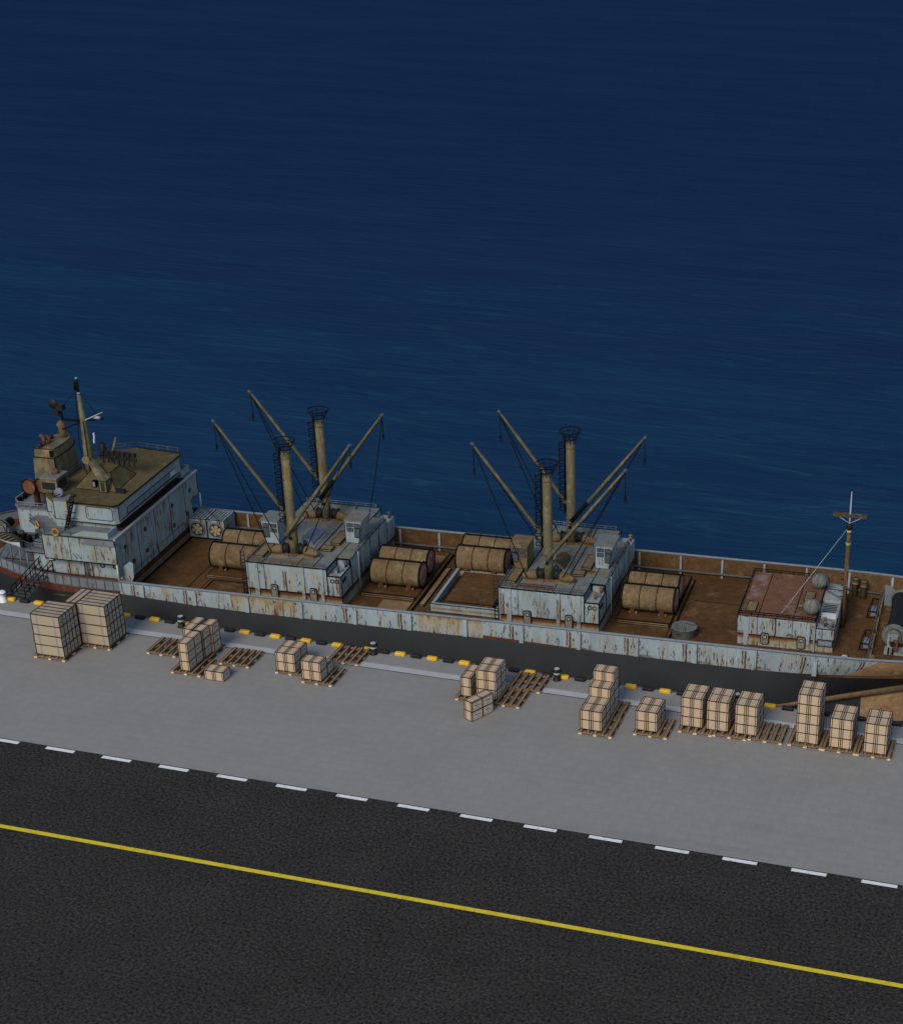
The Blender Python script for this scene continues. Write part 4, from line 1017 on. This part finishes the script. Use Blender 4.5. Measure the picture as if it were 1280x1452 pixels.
# near side details of the block
mb = MB()
mb.box(-6.64,-6.60,.26,.34,2.6,4.75); mb.box(-6.6,-.1,.27,.298,2.56,2.64); mb.box(-9,-.15,1.06,1.10,2.54,2.6); 
for x in (-5.0,-2.9): mb.box(x-.02, x+.02, 1.07, 1.098, .95, 2.55)
for x in (-4.2,-1.9): mb.box(x-.015,x+.015,.27,.298,2.65,4.7)
part('panel_seam', mb, M['ink'])
for (x, z) in ((-1.9,2.05),(-.75,2.05)):
    mb = MB(); mb.ring((x, 1.05, z), .17, .045, 'y', 14); part('porthole', mb, M['ink'])
mb = MB(); mb.box(-6.9,-6.3,1.04,1.09,2.0,2.35); p = part('window', mb, M['ink']); mb = MB(); mb.box(-6.82,-6.38,1.02,1.038,2.07,2.28); mb.build('pane', M['pale'], p)
# rusty drain stains have drain pipes
for x in (-3.55, -3.2): mb = MB(); mb.tube([(x,1.0,1.0),(x,1.0,2.6),(x-.1,.24,2.9),(x-.45,.24,3.3)], .045, 6); part('drain_pipe', mb, M['steel'])
# small wing plate and stay at the break of deck
mb = MB(); mb.prism([(-.05,.75),(.75,.95),(.95,1.35),(1.05,2.6),(.75,2.75),(-.05,2.1)], .85, .93, 'y'); part('wing_plate', mb, M['white'])
for y in (-.0, 16.05):
    mb = MB(); mb.tube([(0.05,y,1.2),(0.05,y,2.75)], .075, 8); part('awning_post', mb, M['pale'])
mb = MB(); mb.tube([(0.05,0,2.7),(-.2,.35,3.3)], .06, 6); part('post_stay', mb, M['strake'])
# boat deck
mb = MB(); mb.prism([(-8.9,2.4),(-7.2,1.0),(-6.4,.15),(-.12,.15),(-.12,15.95),(-6.6,15.95),(-8.9,13.6)], 4.802, 4.92); part('boat_deck', mb, M['grey_paint'])
mb = MB(); mb.box(-2.75,-.06,.14,.22,4.3,4.80); part('wing_bulwark_lower', mb, M['grey_paint'])
mb = MB(); mb.prism([(-3.9,4.925),(-2.75,5.42),(-.55,5.42),(-.55,4.925)], .28, .36, 'y'); part('wing_bulwark', mb, M['white'])
mb = MB(); mb.box(-.62,-.54,.36,1.9,4.925,5.42); part('wing_bulwark', mb, M['white'])
mb = MB(); mb.box(-.62,-.54,14.1,15.8,4.925,5.5); mb.box(-2.6,-.62,15.72,15.8,4.925,5.5); part('wing_bulwark', mb, M['white'])
railing(su, [(-3.9,.25,4.92),(-6.3,.25,4.92),(-7.15,1.05,4.92),(-8.8,2.45,4.92)], .55, 'steel_dark', .035)
# bridge
mb = MB(); mb.box(-.78,-.13,2.0,14.0,4.922,4.935); part('ledge_shade_strip', mb, M['rust_shade'])  # thin dark plate painting in the shadow along the ledge
mb = MB(); mb.box(-6.6,-.8,2.35,13.7,4.925,5.42); br = part('bridge_base', mb, M['stain'])
mb = MB(); mb.box(-.86,-.78,2.3,13.75,4.94,5.3); mb.build('rust_band', M['rust_shade'], br)  # rust strip, its colour also darkened for the shade in the recess
mb = MB(); mb.prism([(-6.9,2.9),(-6.0,1.98),(-.72,1.98),(-.42,2.3),(-.42,13.9),(-.7,14.15),(-4.6,14.5),(-6.5,13.6),(-7.2,11.0)], 5.422, 7.0); bd = part('bridge', mb, M['white'])
mb = MB(); mb.prism([(-7.3,2.9),(-6.1,1.88),(-.64,1.88),(-.32,2.2),(-.32,14.0),(-.6,14.3),(-4.7,14.75),(-6.6,13.8),(-7.3,11.0)], 7.002, 7.14); part('bridge_roof', mb, M['roof_olive'])
mb = MB(); e = [(-6.1,1.87,7.15),(-.64,1.87,7.15),(-.31,2.2,7.15),(-.31,14.0,7.15),(-.6,14.3,7.15),(-4.7,14.75,7.15)]; mb.tube(e, .05, 6); part('roof_edge', mb, M['ink'])
mb = MB(); mb.box(-.44,-.40,3.75,12.85,5.75,6.35); f = part('bridge_window', mb, M['ink'])
for k in range(9):
    a = 3.82 + k*1.005; mb = MB(); mb.box(-.405,-.388,a,a+.94,5.82,6.28); mb.build('pane', M['pale' if k == 8 else 'pane_grey'], f)
mb = MB(); mb.box(-.43,-.36,2.6,13.6,5.63,5.70); mb.build('sill', M['rust_band'], f)
# near side of bridge: raised panel, rounded, with rail, and two turrets
mb = MB(); mb.prism(rounded(-3.2,-.8,5.78,6.9,.18,True), 1.955, 1.979, 'y'); p = part('side_panel', mb, M['white'])
mb = MB(); pts = [(x, 1.95, z) for x, z in rounded(-3.2,-.8,5.78,6.9,.18,True)]; mb.tube(pts+[pts[0]], .03, 5); mb.build('panel_edge', M['ink'], p)
mb = MB(); mb.box(-6.0,-4.75,1.8,3.0,4.93,7.25); t = part('side_turret', mb, M['white'])
mb = MB(); mb.edges(-6.0,-4.75,1.8,3.0,5.6,7.25,.05); mb.box(-5.0,-4.0,1.76,1.797,5.75,5.79); mb.box(-5.0,-4.0,1.76,1.797,6.3,6.34); mb.build('edge_seam', M['ink'], t)
mb = MB(); mb.box(-6.05,-4.7,1.76,3.05,7.252,7.34); mb.build('turret_roof', M['roof_grey'], t)
mb = MB(); mb.box(-7.5,-6.35,3.2,4.7,4.93,7.1); t = part('side_turret', mb, M['white'])
mb = MB(); mb.edges(-7.5,-6.35,3.2,4.7,5.5,7.1,.05); mb.prism(rounded(-7.1,-6.75,5.5,6.1,.1,True), 3.15, 3.199, 'y'); mb.build('edge_seam', M['ink'], t)
mb = MB(); mb.prism(rounded(-7.05,-6.8,5.55,6.05,.08,True), 3.12, 3.149, 'y'); mb.build('window', M['hatch'], t)
# instrument cabinet with grille on the turret
mb = MB(); mb.box(-7.7,-6.2,3.1,4.9,7.35,8.5); ic = part('signal_cabinet', mb, M['funnel'])
mb = MB(); mb.box(-7.55,-6.4,3.04,3.098,7.6,8.2); mb.box(-6.198,-6.15,3.3,4.6,7.55,8.25); mb.build('grille', M['black'], ic)
mb = MB(); mb.box(-7.75,-6.15,3.05,4.95,8.502,8.6); mb.build('cabinet_lid', M['roof_grey'], ic)
mb = MB(); mb.lathe([(.32,0),(.34,.2),(.2,.35)], (-6.9,4.3,8.6), n=12); mb.build('lid_vent', M['rust_part'], ic)
mb = MB(); mb.box(-7.5,-6.3,3.4,4.6,7.1,7.349); mb.build('cabinet_base', M['roof_grey'], ic)
mb = MB(); mb.lathe([(.36,-.2),(.38,0),(.3,.2)], (-5.7,2.5,7.72), 'y', 16); sl = part('searchlight', mb, M['glass']); mb = MB(); mb.tube([(-5.7,2.5,7.34),(-5.7,2.5,7.5)],.06,6); mb.tube([(-6.1,2.1,7.4),(-5.3,1.9,7.8)],.05,6); mb.tube([(-6.3,2.3,7.4),(-5.9,1.9,8.0)],.045,6); mb.build('bracket', M['ink'], sl)
# inclined ladder from the bridge roof down to the boat deck
mb = MB()
for dy in (0, .55): mb.tube([(-4.9,1.1+dy,4.95),(-3.95,1.1+dy,7.55)], .055, 6)
for k in range(9): t_ = (k+.5)/9; mb.box(-4.9+.95*t_-.08,-4.9+.95*t_+.08,1.1,1.65,4.95+2.6*t_-.02,4.95+2.6*t_+.02)
part('inclined_ladder', mb, M['ink'])
mb = MB(); mb.tube([(-4.0,1.1,7.5),(-4.0,1.1,8.0),(-3.6,1.1,8.1)], .05, 6); mb.tube([(-4.2,1.6,7.5),(-4.1,1.6,8.0),(-3.6,1.6,8.0)], .05, 6); part('ladder_handrail', mb, M['ink'])
# penthouse with sloping sides on the roof
mb = MB(); mb.hexa([(-5.6,4.8,7.142),(-1.75,4.75,7.142),(-2.05,9.0,7.142),(-5.6,9.2,7.142)], [(-4.6,6.2,8.35),(-2.75,5.9,8.35),(-2.85,7.8,8.35),(-4.6,8.2,8.35)]); ph = part('roof_penthouse', mb, M['roof_olive'])
mb = MB(); 
for a, b in (((-5.6,4.8,7.16),(-1.75,4.75,7.16)),((-5.6,4.8,7.16),(-4.6,6.2,8.36)),((-1.75,4.75,7.16),(-2.75,5.9,8.36)),((-4.6,6.2,8.36),(-2.75,5.9,8.36)),((-1.75,4.75,7.16),(-2.05,9,7.16)),((-2.75,5.9,8.36),(-2.85,7.8,8.36)),((-2.05,9,7.16),(-2.85,7.8,8.36))): mb.tube([a,b],.03,5)
mb.build('edge_seam', M['ink'], ph)
mb = MB(); mb.box(-3.95,-3.6,4.82,5.2,7.4,7.95); f = mb.build('window', M['ink'], ph); mb = MB(); mb.box(-3.88,-3.67,4.79,4.818,7.47,7.88); mb.build('pane', M['glass'], f)
mb = MB(); mb.box(-3.15,-2.45,4.5,5.3,7.142,8.15); lv = mb.build('louvre_box', M['funnel'], ph)
mb = MB()
for k in range(8): mb.box(-2.95,-2.65,4.47,4.498,7.28+k*.1,7.33+k*.1)
mb.edges(-3.15,-2.45,4.5,5.3,7.16,8.15,.05); mb.build('louvre_slat', M['ink'], lv)
mb = MB(); mb.hexa([(-3.15,4.5,8.15),(-2.45,4.5,8.15),(-2.45,5.3,8.15),(-3.15,5.3,8.15)], [(-5.0,6.3,9.15),(-4.65,6.3,9.15),(-4.6,6.8,9.15),(-5.0,6.8,9.15)]); dc = part('sloping_duct', mb, M['funnel'])
mb = MB(); mb.lathe([(.34,-.12),(.34,.12)], (-5.0,6.25,9.2), 'y', 16); mb.build('duct_cap', M['hatch'], dc)
# lattice of lamps and aerials behind the penthouse
mb = MB()
for i in range(7):
    x = -4.4 + i*.42; z = 8.9 - .05*i; y = 8.0 + .1*i
    mb.ring((x, y, z+.35*(i % 2)), .28, .045, 'y', 10); mb.box(x-.05, x+.05, y-.05, y+.05, 8.0, z+.5); mb.box(x-.3, x+.3, y-.04, y+.04, z-.1, z); mb.box(x-.18,x+.18,y-.2,y+.2,z+.25,z+.55)
part('aerial_lattice', mb, M['black'])
mb = MB(); mb.tube([(-3.9,8.3,8.4),(-3.3,8.6,10.5)], [.16,.09], 8); part('aerial_pole', mb, M['funnel'])
mb = MB(); mb.lathe([(.28,0),(.34,.4),(.3,1.0),(.1,1.2)], (-4.9,9.0,8.6), n=12); part('cable_reel', mb, M['black'])
mb = MB(); mb.box(-1.75,-.95,4.6,5.0,7.142,7.45); part('roof_box', mb, M['black'])
railing(bd, [(-7.2,11.0,7.14),(-6.6,13.7,7.14),(-4.7,14.65,7.14),(-.6,14.2,7.14)], .55, 'steel_dark', .035)
railing(bd, [(-7.2,4.9,7.14),(-7.2,11.0,7.14)], .6, 'steel_dark', .035)
# radar mast
x, y = -5.9, 8.3
mb = MB(); mb.tube([(x,y,7.1),(x,y,8.4),(x-.02,y,11.0),(x-.1,y,14.2)], [.46,.45,.31,.15], 14); rm = part('radar_mast', mb, M['funnel'])
mb = MB(); mb.tube([(x-.1,y,14.1),(x-.1,y,15.6)], .12, 8); mb.tube([(x-.35,y,14.6),(x-.35,y,15.3)], .10, 6); mb.tube([(x-.35,y,15.0),(x-.1,y,15.0)], .05, 5); mb.build('mast_head', M['ink'], rm)
mb = MB(); mb.lathe([(.13,0),(.13,.16)], (x-.08,y-.03,14.25), n=10); mb.build('mast_light', M['post'], rm); mb = MB(); mb.lathe([(.12,0),(.1,.15)], (x-.1,y,15.55), n=10); mb.build('mast_light', M['post'], rm)
mb = MB(); mb.box(x-2.0,x+.2,y-.10,y+.10,11.75,11.95); mb.tube([(x-1.6,y-.9,11.3),(x,y,11.85),(x+1.6,y+.6,12.0)], .07, 6); mb.tube([(x-2.0,y,11.9),(x-2.0,y,12.8)], .09, 6); mb.tube([(x-1.9,y,12.9),(x-.2,y,14.6)], .025, 5); mb.tube([(x+1.3,y+.3,12.2),(x,y,14.4)], .025, 5); mb.tube([(x-.42,y-.3,7.4),(x-.55,y-.3,10.2),(x-.35,y-.3,12.4),(x-.3,y-.15,14.4)], .035, 5); mb.build('crosstree', M['ink'], rm)
mb = MB(); mb.lathe([(.10,-.1),(.42,0),(.46,.06),(.10,.12)], (x-2.6,y-.1,13.2), 'y', 14); mb.box(x-2.3,x-1.7,y-.3,y+.3,12.7,13.15); mb.box(x-2.7,x-2.2,y-.15,y+.15,12.2,12.6); mb.build('radar_scanner', M['black'], rm)
mb = MB(); mb.tube([(x+.3,y-.3,12.05),(x+1.6,y+.5,12.6)], .05, 6); mb.lathe([(.14,-.3),(.14,.3)], (x+1.1,y+.3,12.15),'x',10); mb.build('antenna', M['wire'], rm)
mb = MB(); mb.box(x+.72,x+.84,y-.2,y-.05,10.0,10.35); mb.box(x+.78,x+.90,y-.2,y-.05,10.4,10.9); mb.build('signal_flag_box', M['pale'], rm)
mb = MB(); mb.tube([(x+.2,y-.55,7.2),(x+.16,y-.45,9.5),(x+.1,y-.3,12)], .03, 5); mb.build('mast_conduit', M['ink'], rm)
# aft house and funnel
mb = MB(); mb.prism([(-11.0,4.2),(-10.4,3.5),(-7.3,3.6),(-7.3,12.4),(-11.0,12.2)], 2.602, 5.38); ah = part('aft_house', mb, M['white'])
mb = MB(); mb.prism([(-11.1,4.1),(-10.45,3.4),(-7.3,3.5),(-7.3,12.5),(-11.1,12.3)], 5.382, 5.48); mb.build('aft_house_roof', M['grey_paint'], ah)
mb = MB(); mb.box(-9.2,-8.4,3.47,3.52,3.0,3.6); mb.build('window', M['glass_dark'], ah)
railing(ah, [(-8.0,3.6,5.48),(-10.4,3.55,5.48),(-11.0,4.2,5.48),(-11.0,12.0,5.48)], .5, 'steel', .04, .5)
for k in range(9): mb = MB(); mb.box(-11.15,-10.75,4.4+k*.85,4.8+k*.85,5.5,5.9); mb.build('locker', M['ink'], ah)
def fp(sc_, dx=0):
    base = [(-1.10,-2.55),(1.0,-2.45),(1.15,-1.6),(1.2,-.2),(1.05,1.1),(.6,2.1),(0,2.5),(-.7,2.3),(-1.15,1.4)]
    return [(-8.55 + dx + x*sc_[0], 8.1 + y*sc_[1]) for x, y in base]
mb = MB(); n = 9
lev = [(5.48,(1.05,1.05),0),(9.25,(.90,.94),-.08)]
vs = [(x, y, z) for z, s_, dx in lev for x, y in fp(s_, dx)]
mb.add(vs, [tuple(range(n))[::-1], tuple(range(n,2*n))] + [(i,(i+1)%n,n+(i+1)%n,n+i) for i in range(n)]); fn = part('funnel', mb, M['funnel'])
mb = MB(); lev = [(9.252,(.85,.89),-.08),(9.95,(.80,.84),-.12)]; vs = [(x, y, z) for z, s_, dx in lev for x, y in fp(s_, dx)]
mb.add(vs, [tuple(range(n))[::-1], tuple(range(n,2*n))] + [(i,(i+1)%n,n+(i+1)%n,n+i) for i in range(n)]); mb.build('funnel_top', M['funnel'], fn)
mb = MB()
p0, p1 = fp((1.05,1.05)), fp((.90,.94),-.08)
mb.tube([(*p0[1],5.5),(*p1[1],9.25)], .05, 5); mb.tube([(*p,9.25) for p in p1+[p1[0]]], .05, 5); q1 = fp((.80,.84),-.12); mb.tube([(*p,9.95) for p in q1+[q1[0]]], .04, 5); mb.box(q1[1][0]-.3,q1[1][0]+.05,q1[1][1]-.15,q1[1][1]-.02,9.3,9.85)
mb.build('funnel_seam', M['ink'], fn)
for (dx, dy, h, r) in ((-.35,-1.2,.8,.17),(-.15,-.75,.6,.15),(.25,1.0,1.15,.34)):
    mb = MB(); x, y = -8.75+dx, 8.1+dy; mb.tube([(x,y,9.94),(x,y,9.9+h*.75),(x-.08,y,9.9+h),(x-.3,y,9.9+h*1.1)], [r,r,r,r*.85], 12); mb.build('exhaust_pipe', M['rust_part'] if h < 1 else M['tank'], fn)
for (dx, dy) in ((-.45,-1.75),(-.55,.3)):
    mb = MB(); mb.lathe([(.2,0),(.24,.2),(.1,.35)], (-8.75+dx,8.1+dy,9.95), n=10); mb.build('funnel_vent', M['black'], fn)
# cowl ventilators
for (x, y, z, s_) in ((-9.0,4.3,4.9,1.0),(-7.9,4.5,4.9,1.05)):
    mb = MB(); mb.tube([(x,y,z),(x,y,z+1.9*s_),(x-.02,y-.1,z+2.3*s_),(x-.1,y-.55,z+2.55*s_),(x-.15,y-.8,z+2.55*s_)], [.28,.28,.36,.62,.66], 14); c = part('cowl_vent', mb, M['rust_part'])
    mb = MB(); mb.ring((x-.15,y-.8,z+2.55*s_), .66, .05, 'y', 16); mb.build('cowl_rim', M['ink'], c)
# stern working deck
mb = MB(); mb.prism([(-12.2,4.0),(-10.3,1.9),(-8.6,1.2),(-6.7,1.12),(-6.7,14.9),(-12.2,12)], 2.602, 2.68); sdk = part('poop_deck', mb, M['grey_paint'])
railing(sdk, [(-6.9,1.25,2.68),(-8.6,1.35,2.68),(-10.3,2.05,2.68),(-12.1,4.05,2.68)], .6, 'steel_dark', .04)
plate('deck_locker', -8.6,-7.0,1.9,2.6,.5,M['grey_paint'],2.69); plate('deck_locker', -10.6,-9.0,3.0,3.6,.55,M['steel_dark'],2.69)
for k in range(5):
    plate('mooring_gear', -11.6+k*.5, -11.3+k*.5, 2.9-.1*k, 3.4-.1*k, .5+.15*(k%2), M['ink'], 2.69, False)
for (x, y) in ((-9.8,1.7),(-8.9,1.3),(-11.4,2.9)):
    mb = MB(); mb.tube([(x,y-.15,.3),(x,y-.1,2.7)], .06, 6); part('deck_pillar', mb, M['steel'])
mb = MB(); mb.lathe([(.95,-.18),(1.0,0),(.95,.12),(.5,.16)], (-12.9,4.1,3.0), 'y', 20); dr = part('rope_drum', mb, M['dome'])
mb = MB(); mb.ring((-12.9,3.9,3.0), .97, .05, 'y', 22); mb.ring((-12.9,3.9,3.0), .55, .035, 'y', 18); mb.lathe([(.4,0),(.4,1.6)], (-12.9,4.2,3.0),'y',14); mb.build('drum_core', M['ink'], dr)
plate('stern_deck_plate', -14.5,-9.3,4.2,11.8,.75,M['grey_paint'])
mb = MB()
for k in range(5): mb.tube([(-13.4+k*.8,3.4-.3*k,.2),(-12.4+k*.8,3.6-.3*k,1.7)], .05, 5)
part('stern_frame', mb, M['steel_dark'])

# ------------------------------------------------------------------ loose things on and beside the ship
def make_tank():
    r = empty('storage_tank'); L, R = 4.25, 1.08; zc_ = R + .2
    mb = MB(); mb.lathe([(R-.02,0),(R,.05),(R,L-.05),(R-.02,L)], (0,0,zc_), 'x', 36); mb.build('shell', M['tank'], r)
    mb = MB(); mb.lathe([(R-.06,L+.002),(R-.10,L+.10),(R*.6,L+.20),(.05,L+.24)], (0,0,zc_), 'x', 32); mb.build('end_cap', M['tank_end'], r); mb = MB(); mb.lathe([(.05,-.24),(R*.6,-.2),(R-.10,-.1),(R-.06,-.002)], (0,0,zc_), 'x', 32); mb.build('end_cap', M['tank_end'], r)
    mb = MB(); mb.ring((-.02,0,zc_), R, .075, 'x', 36); mb.build('end_rim', M['ink'], r); mb = MB(); mb.ring((L+.06,0,zc_), R+.02, .085, 'x', 36); mb.build('end_rim', M['ink'], r)
    for x in (L*.34, L*.67): mb = MB(); mb.ring((x,0,zc_), R+.008, .05, 'x', 36); mb.build('hoop_band', M['hoop'], r)
    mb = MB(); mb.tube([(0,.0,zc_+R+.06),(L,.0,zc_+R+.06)], .085, 6); 
    for x in (.3, L*.34, L*.67, L-.2): mb.lathe([(.10,0),(.10,.12)], (x,0,zc_+R+.02), n=8)
    mb.build('top_pipe', M['ink'], r)
    for x in (.85, L-.95):
        mb = MB(); mb.box(x-.3, x+.3, -.55, .55, 0, .16); mb.prism([(-.8,.16),(.8,.16),(.95,.55),(-.95,.55)], x-.18, x+.18, 'x'); mb.build('saddle', M['rust_part'], r)
        mb = MB()
        for dx in (-.2,.05,.28): mb.lathe([(.10,0),(.12,.22)], (x+dx,-.62,.0), n=8)
        mb.build('foot', M['hatch'], r)
    return r
tank0 = make_tank()
for x, y, lab in ((5.0,7.87,'rusty tan tank left of the left deckhouse, nearer the quay'), (4.85,10.85,'rusty tan tank left of the left deckhouse, nearer the sea'),
                  (19.55,7.87,'rusty tan tank just right of the left deckhouse, nearer the quay'), (19.35,10.55,'rusty tan tank just right of the left deckhouse, nearer the sea'),
                  (25.75,12.1,'rusty tan tank behind the square white hatch, nearer the quay'), (25.6,14.4,'rusty tan tank behind the square white hatch, nearer the sea'),
                  (41.3,7.87,'rusty tan tank just right of the right deckhouse, nearer the quay'), (41.2,10.45,'rusty tan tank just right of the right deckhouse, nearer the sea')):
    o = place(tank0, *Wp(x, y, D+.105), lab, 'rusty storage tanks on the ship deck', TH, 'tank')
# round tub
tub = empty('round_tub', Wp(46.95, 4.75, D+.01), TH); tag(tub, 'round grey metal tub with shallow conical lid on the brown ship deck', 'tub')
mb = MB(); mb.lathe([(1.02,0),(1.05,.03),(1.05,.62),(1.08,.64),(1.08,.70),(1.0,.71)], n=32); mb.build('drum_wall', M['dome'], tub)
mb = MB(); mb.lathe([(1.0,.712),(.96,.66),(.05,.95),(.0,.96)], n=32); mb.build('lid', M['dome'], tub)
mb = MB(); mb.ring((0,0,.70), 1.08, .022, n=32); mb.box(-.45,-.05,-1.07,-1.03,.42,.46); mb.box(-.4,-.1,-1.07,-1.03,.30,.33); mb.tube([(0,0,.97),(.25,-.95,.70)], .015, 4); mb.tube([(0,0,.97),(.9,.35,.70)], .015, 4); mb.build('seam', M['ink'], tub)
# life rings on the boat deck rail
for (x, y, z, lab) in ((-5.2,.12,5.15,'orange life ring on the boat deck rail, right one of two'), (-7.35,1.05,5.2,'orange life ring on the boat deck rail, left one of two')):
    r = empty('life_ring', Wp(x, y, z), TH - (.6 if x < -7 else 0)); tag(r, lab, 'life ring', 'life rings on the boat deck rail')
    mb = MB(); mb.ring((0,0,0), .29, .085, 'y', 20); mb.build('ring', M['orange'], r)
    mb = MB()
    for k in range(4): a = pi/4 + k*pi/2; mb.ring((.29*cos(a),0,.29*sin(a)), .09, .02, 'y', 8)
    mb.build('grab_band', M['ink'], r)
# striped lifeboat
lb = empty('lifeboat', Wp(-10.7, 1.55, 3.55), TH - .45); tag(lb, 'small lifeboat with dark and pale striped cover hanging at the stern', 'lifeboat')
mb = MB(); st = []
for i in range(13):
    t = i/12; x = -1.75 + 3.5*t; wv = .62*max(.02, (1 - abs(2*t-1)**2.6)); hh = .55*(1 - .35*(1-abs(2*t-1)**2))
    st.append([(x, wv*cos(a), -.55 + .55 + (-hh)*sin(a)) for a in [pi*k/8 for k in range(9)]])
vs = [p for s_ in st for p in s_]; fs = [(i*9+k, i*9+k+1, (i+1)*9+k+1, (i+1)*9+k) for i in range(12) for k in range(8)]
mb.add(vs, fs, True); mb.build('boat_hull', M['pale'], lb)
mb = MB(); 
for i in range(12):
    a, b = st[i], st[i+1]; h0 = .16*(1-abs(2*i/12-1)); h1 = .16*(1-abs(2*(i+1)/12-1))
    vs = [a[0], (a[0][0],0,.06+h0), a[8], b[0], (b[0][0],0,.06+h1), b[8]]
    mb.add(vs, [(0,1,4,3),(1,2,5,4)])
mb.build('boat_cover', M['black'], lb)
for i in range(6):
    x = -1.3 + i*.5; wv = .62*(1-abs(x/1.75)**2.6); mb = MB(); z0 = .06 + .16*(1-abs(x/1.75)) + .03
    mb.add([(x,-wv,.03),(x+.16,-wv,.03),(x+.36,0,z0),(x+.20,0,z0),(x+.56,wv,.03),(x+.40,wv,.03)], [(0,1,2,3),(3,2,4,5)]); mb.build('cover_stripe', M['hatch'], lb)
mb = MB(); mb.tube([(-1.2,.6,-1.0),(-1.2,.9,.6),(-1.2,0,1.0)], .06, 6); mb.build('davit', M['ink'], lb); mb = MB(); mb.tube([(1.2,.6,-1.0),(1.2,.9,.6),(1.2,0,1.0)], .06, 6); mb.build('davit', M['ink'], lb)
for x in (-1.5, -.9):
    mb = MB(); mb.ring((x,-.5,-.2), .2, .07, 'y', 12); mb.build('fender_ring', M['orange'], lb)
# gangway from the ship's side to the quay
gw = empty('gangway', (-83.9, 112.9, 0)); tag(gw, 'dark steel gangway with railings leading from the quay up to the stern', 'gangway')
a, b = Vector((-.45,-.1,.1)), Vector((-.05,4.4,1.3))
mb = MB(); 
for dx in (-.62,.62): mb.tube([a+Vector((dx,0,0)), b+Vector((dx,0,0))], .07, 6)
for k in range(13): p = a.lerp(b, k/12); mb.box(p.x-.62,p.x+.62,p.y-.06,p.y+.06,p.z-.03,p.z+.03)
mb.build('tread', M['steel_dark'], gw)
for dx in (-.62,.62):
    mb = MB(); n = 7
    for k in range(n+1): p = a.lerp(b, k/n) + Vector((dx,0,0)); mb.tube([p, p+Vector((0,0,.95))], .04, 5)
    for h in (.5,.95): mb.tube([a+Vector((dx,0,h)), b+Vector((dx,0,h))], .045, 5)
    mb.build('handrail', M['ink'], gw)
# mooring line from the white bollard up to the stern
mb = MB(); p0 = Vector((-85.42,112.1,.7)); p1 = Vector(Wp(-9.3, CY-7.1, .3)); mb.tube([p0.lerp(p1,k/8)-Vector((0,0,.5*4*(k/8)*(1-k/8))) for k in range(9)], .03, 5)
o = mb.build('mooring_line', M['wire']); tag(o, 'thin mooring line from the white bollard up to the stern', 'rope')
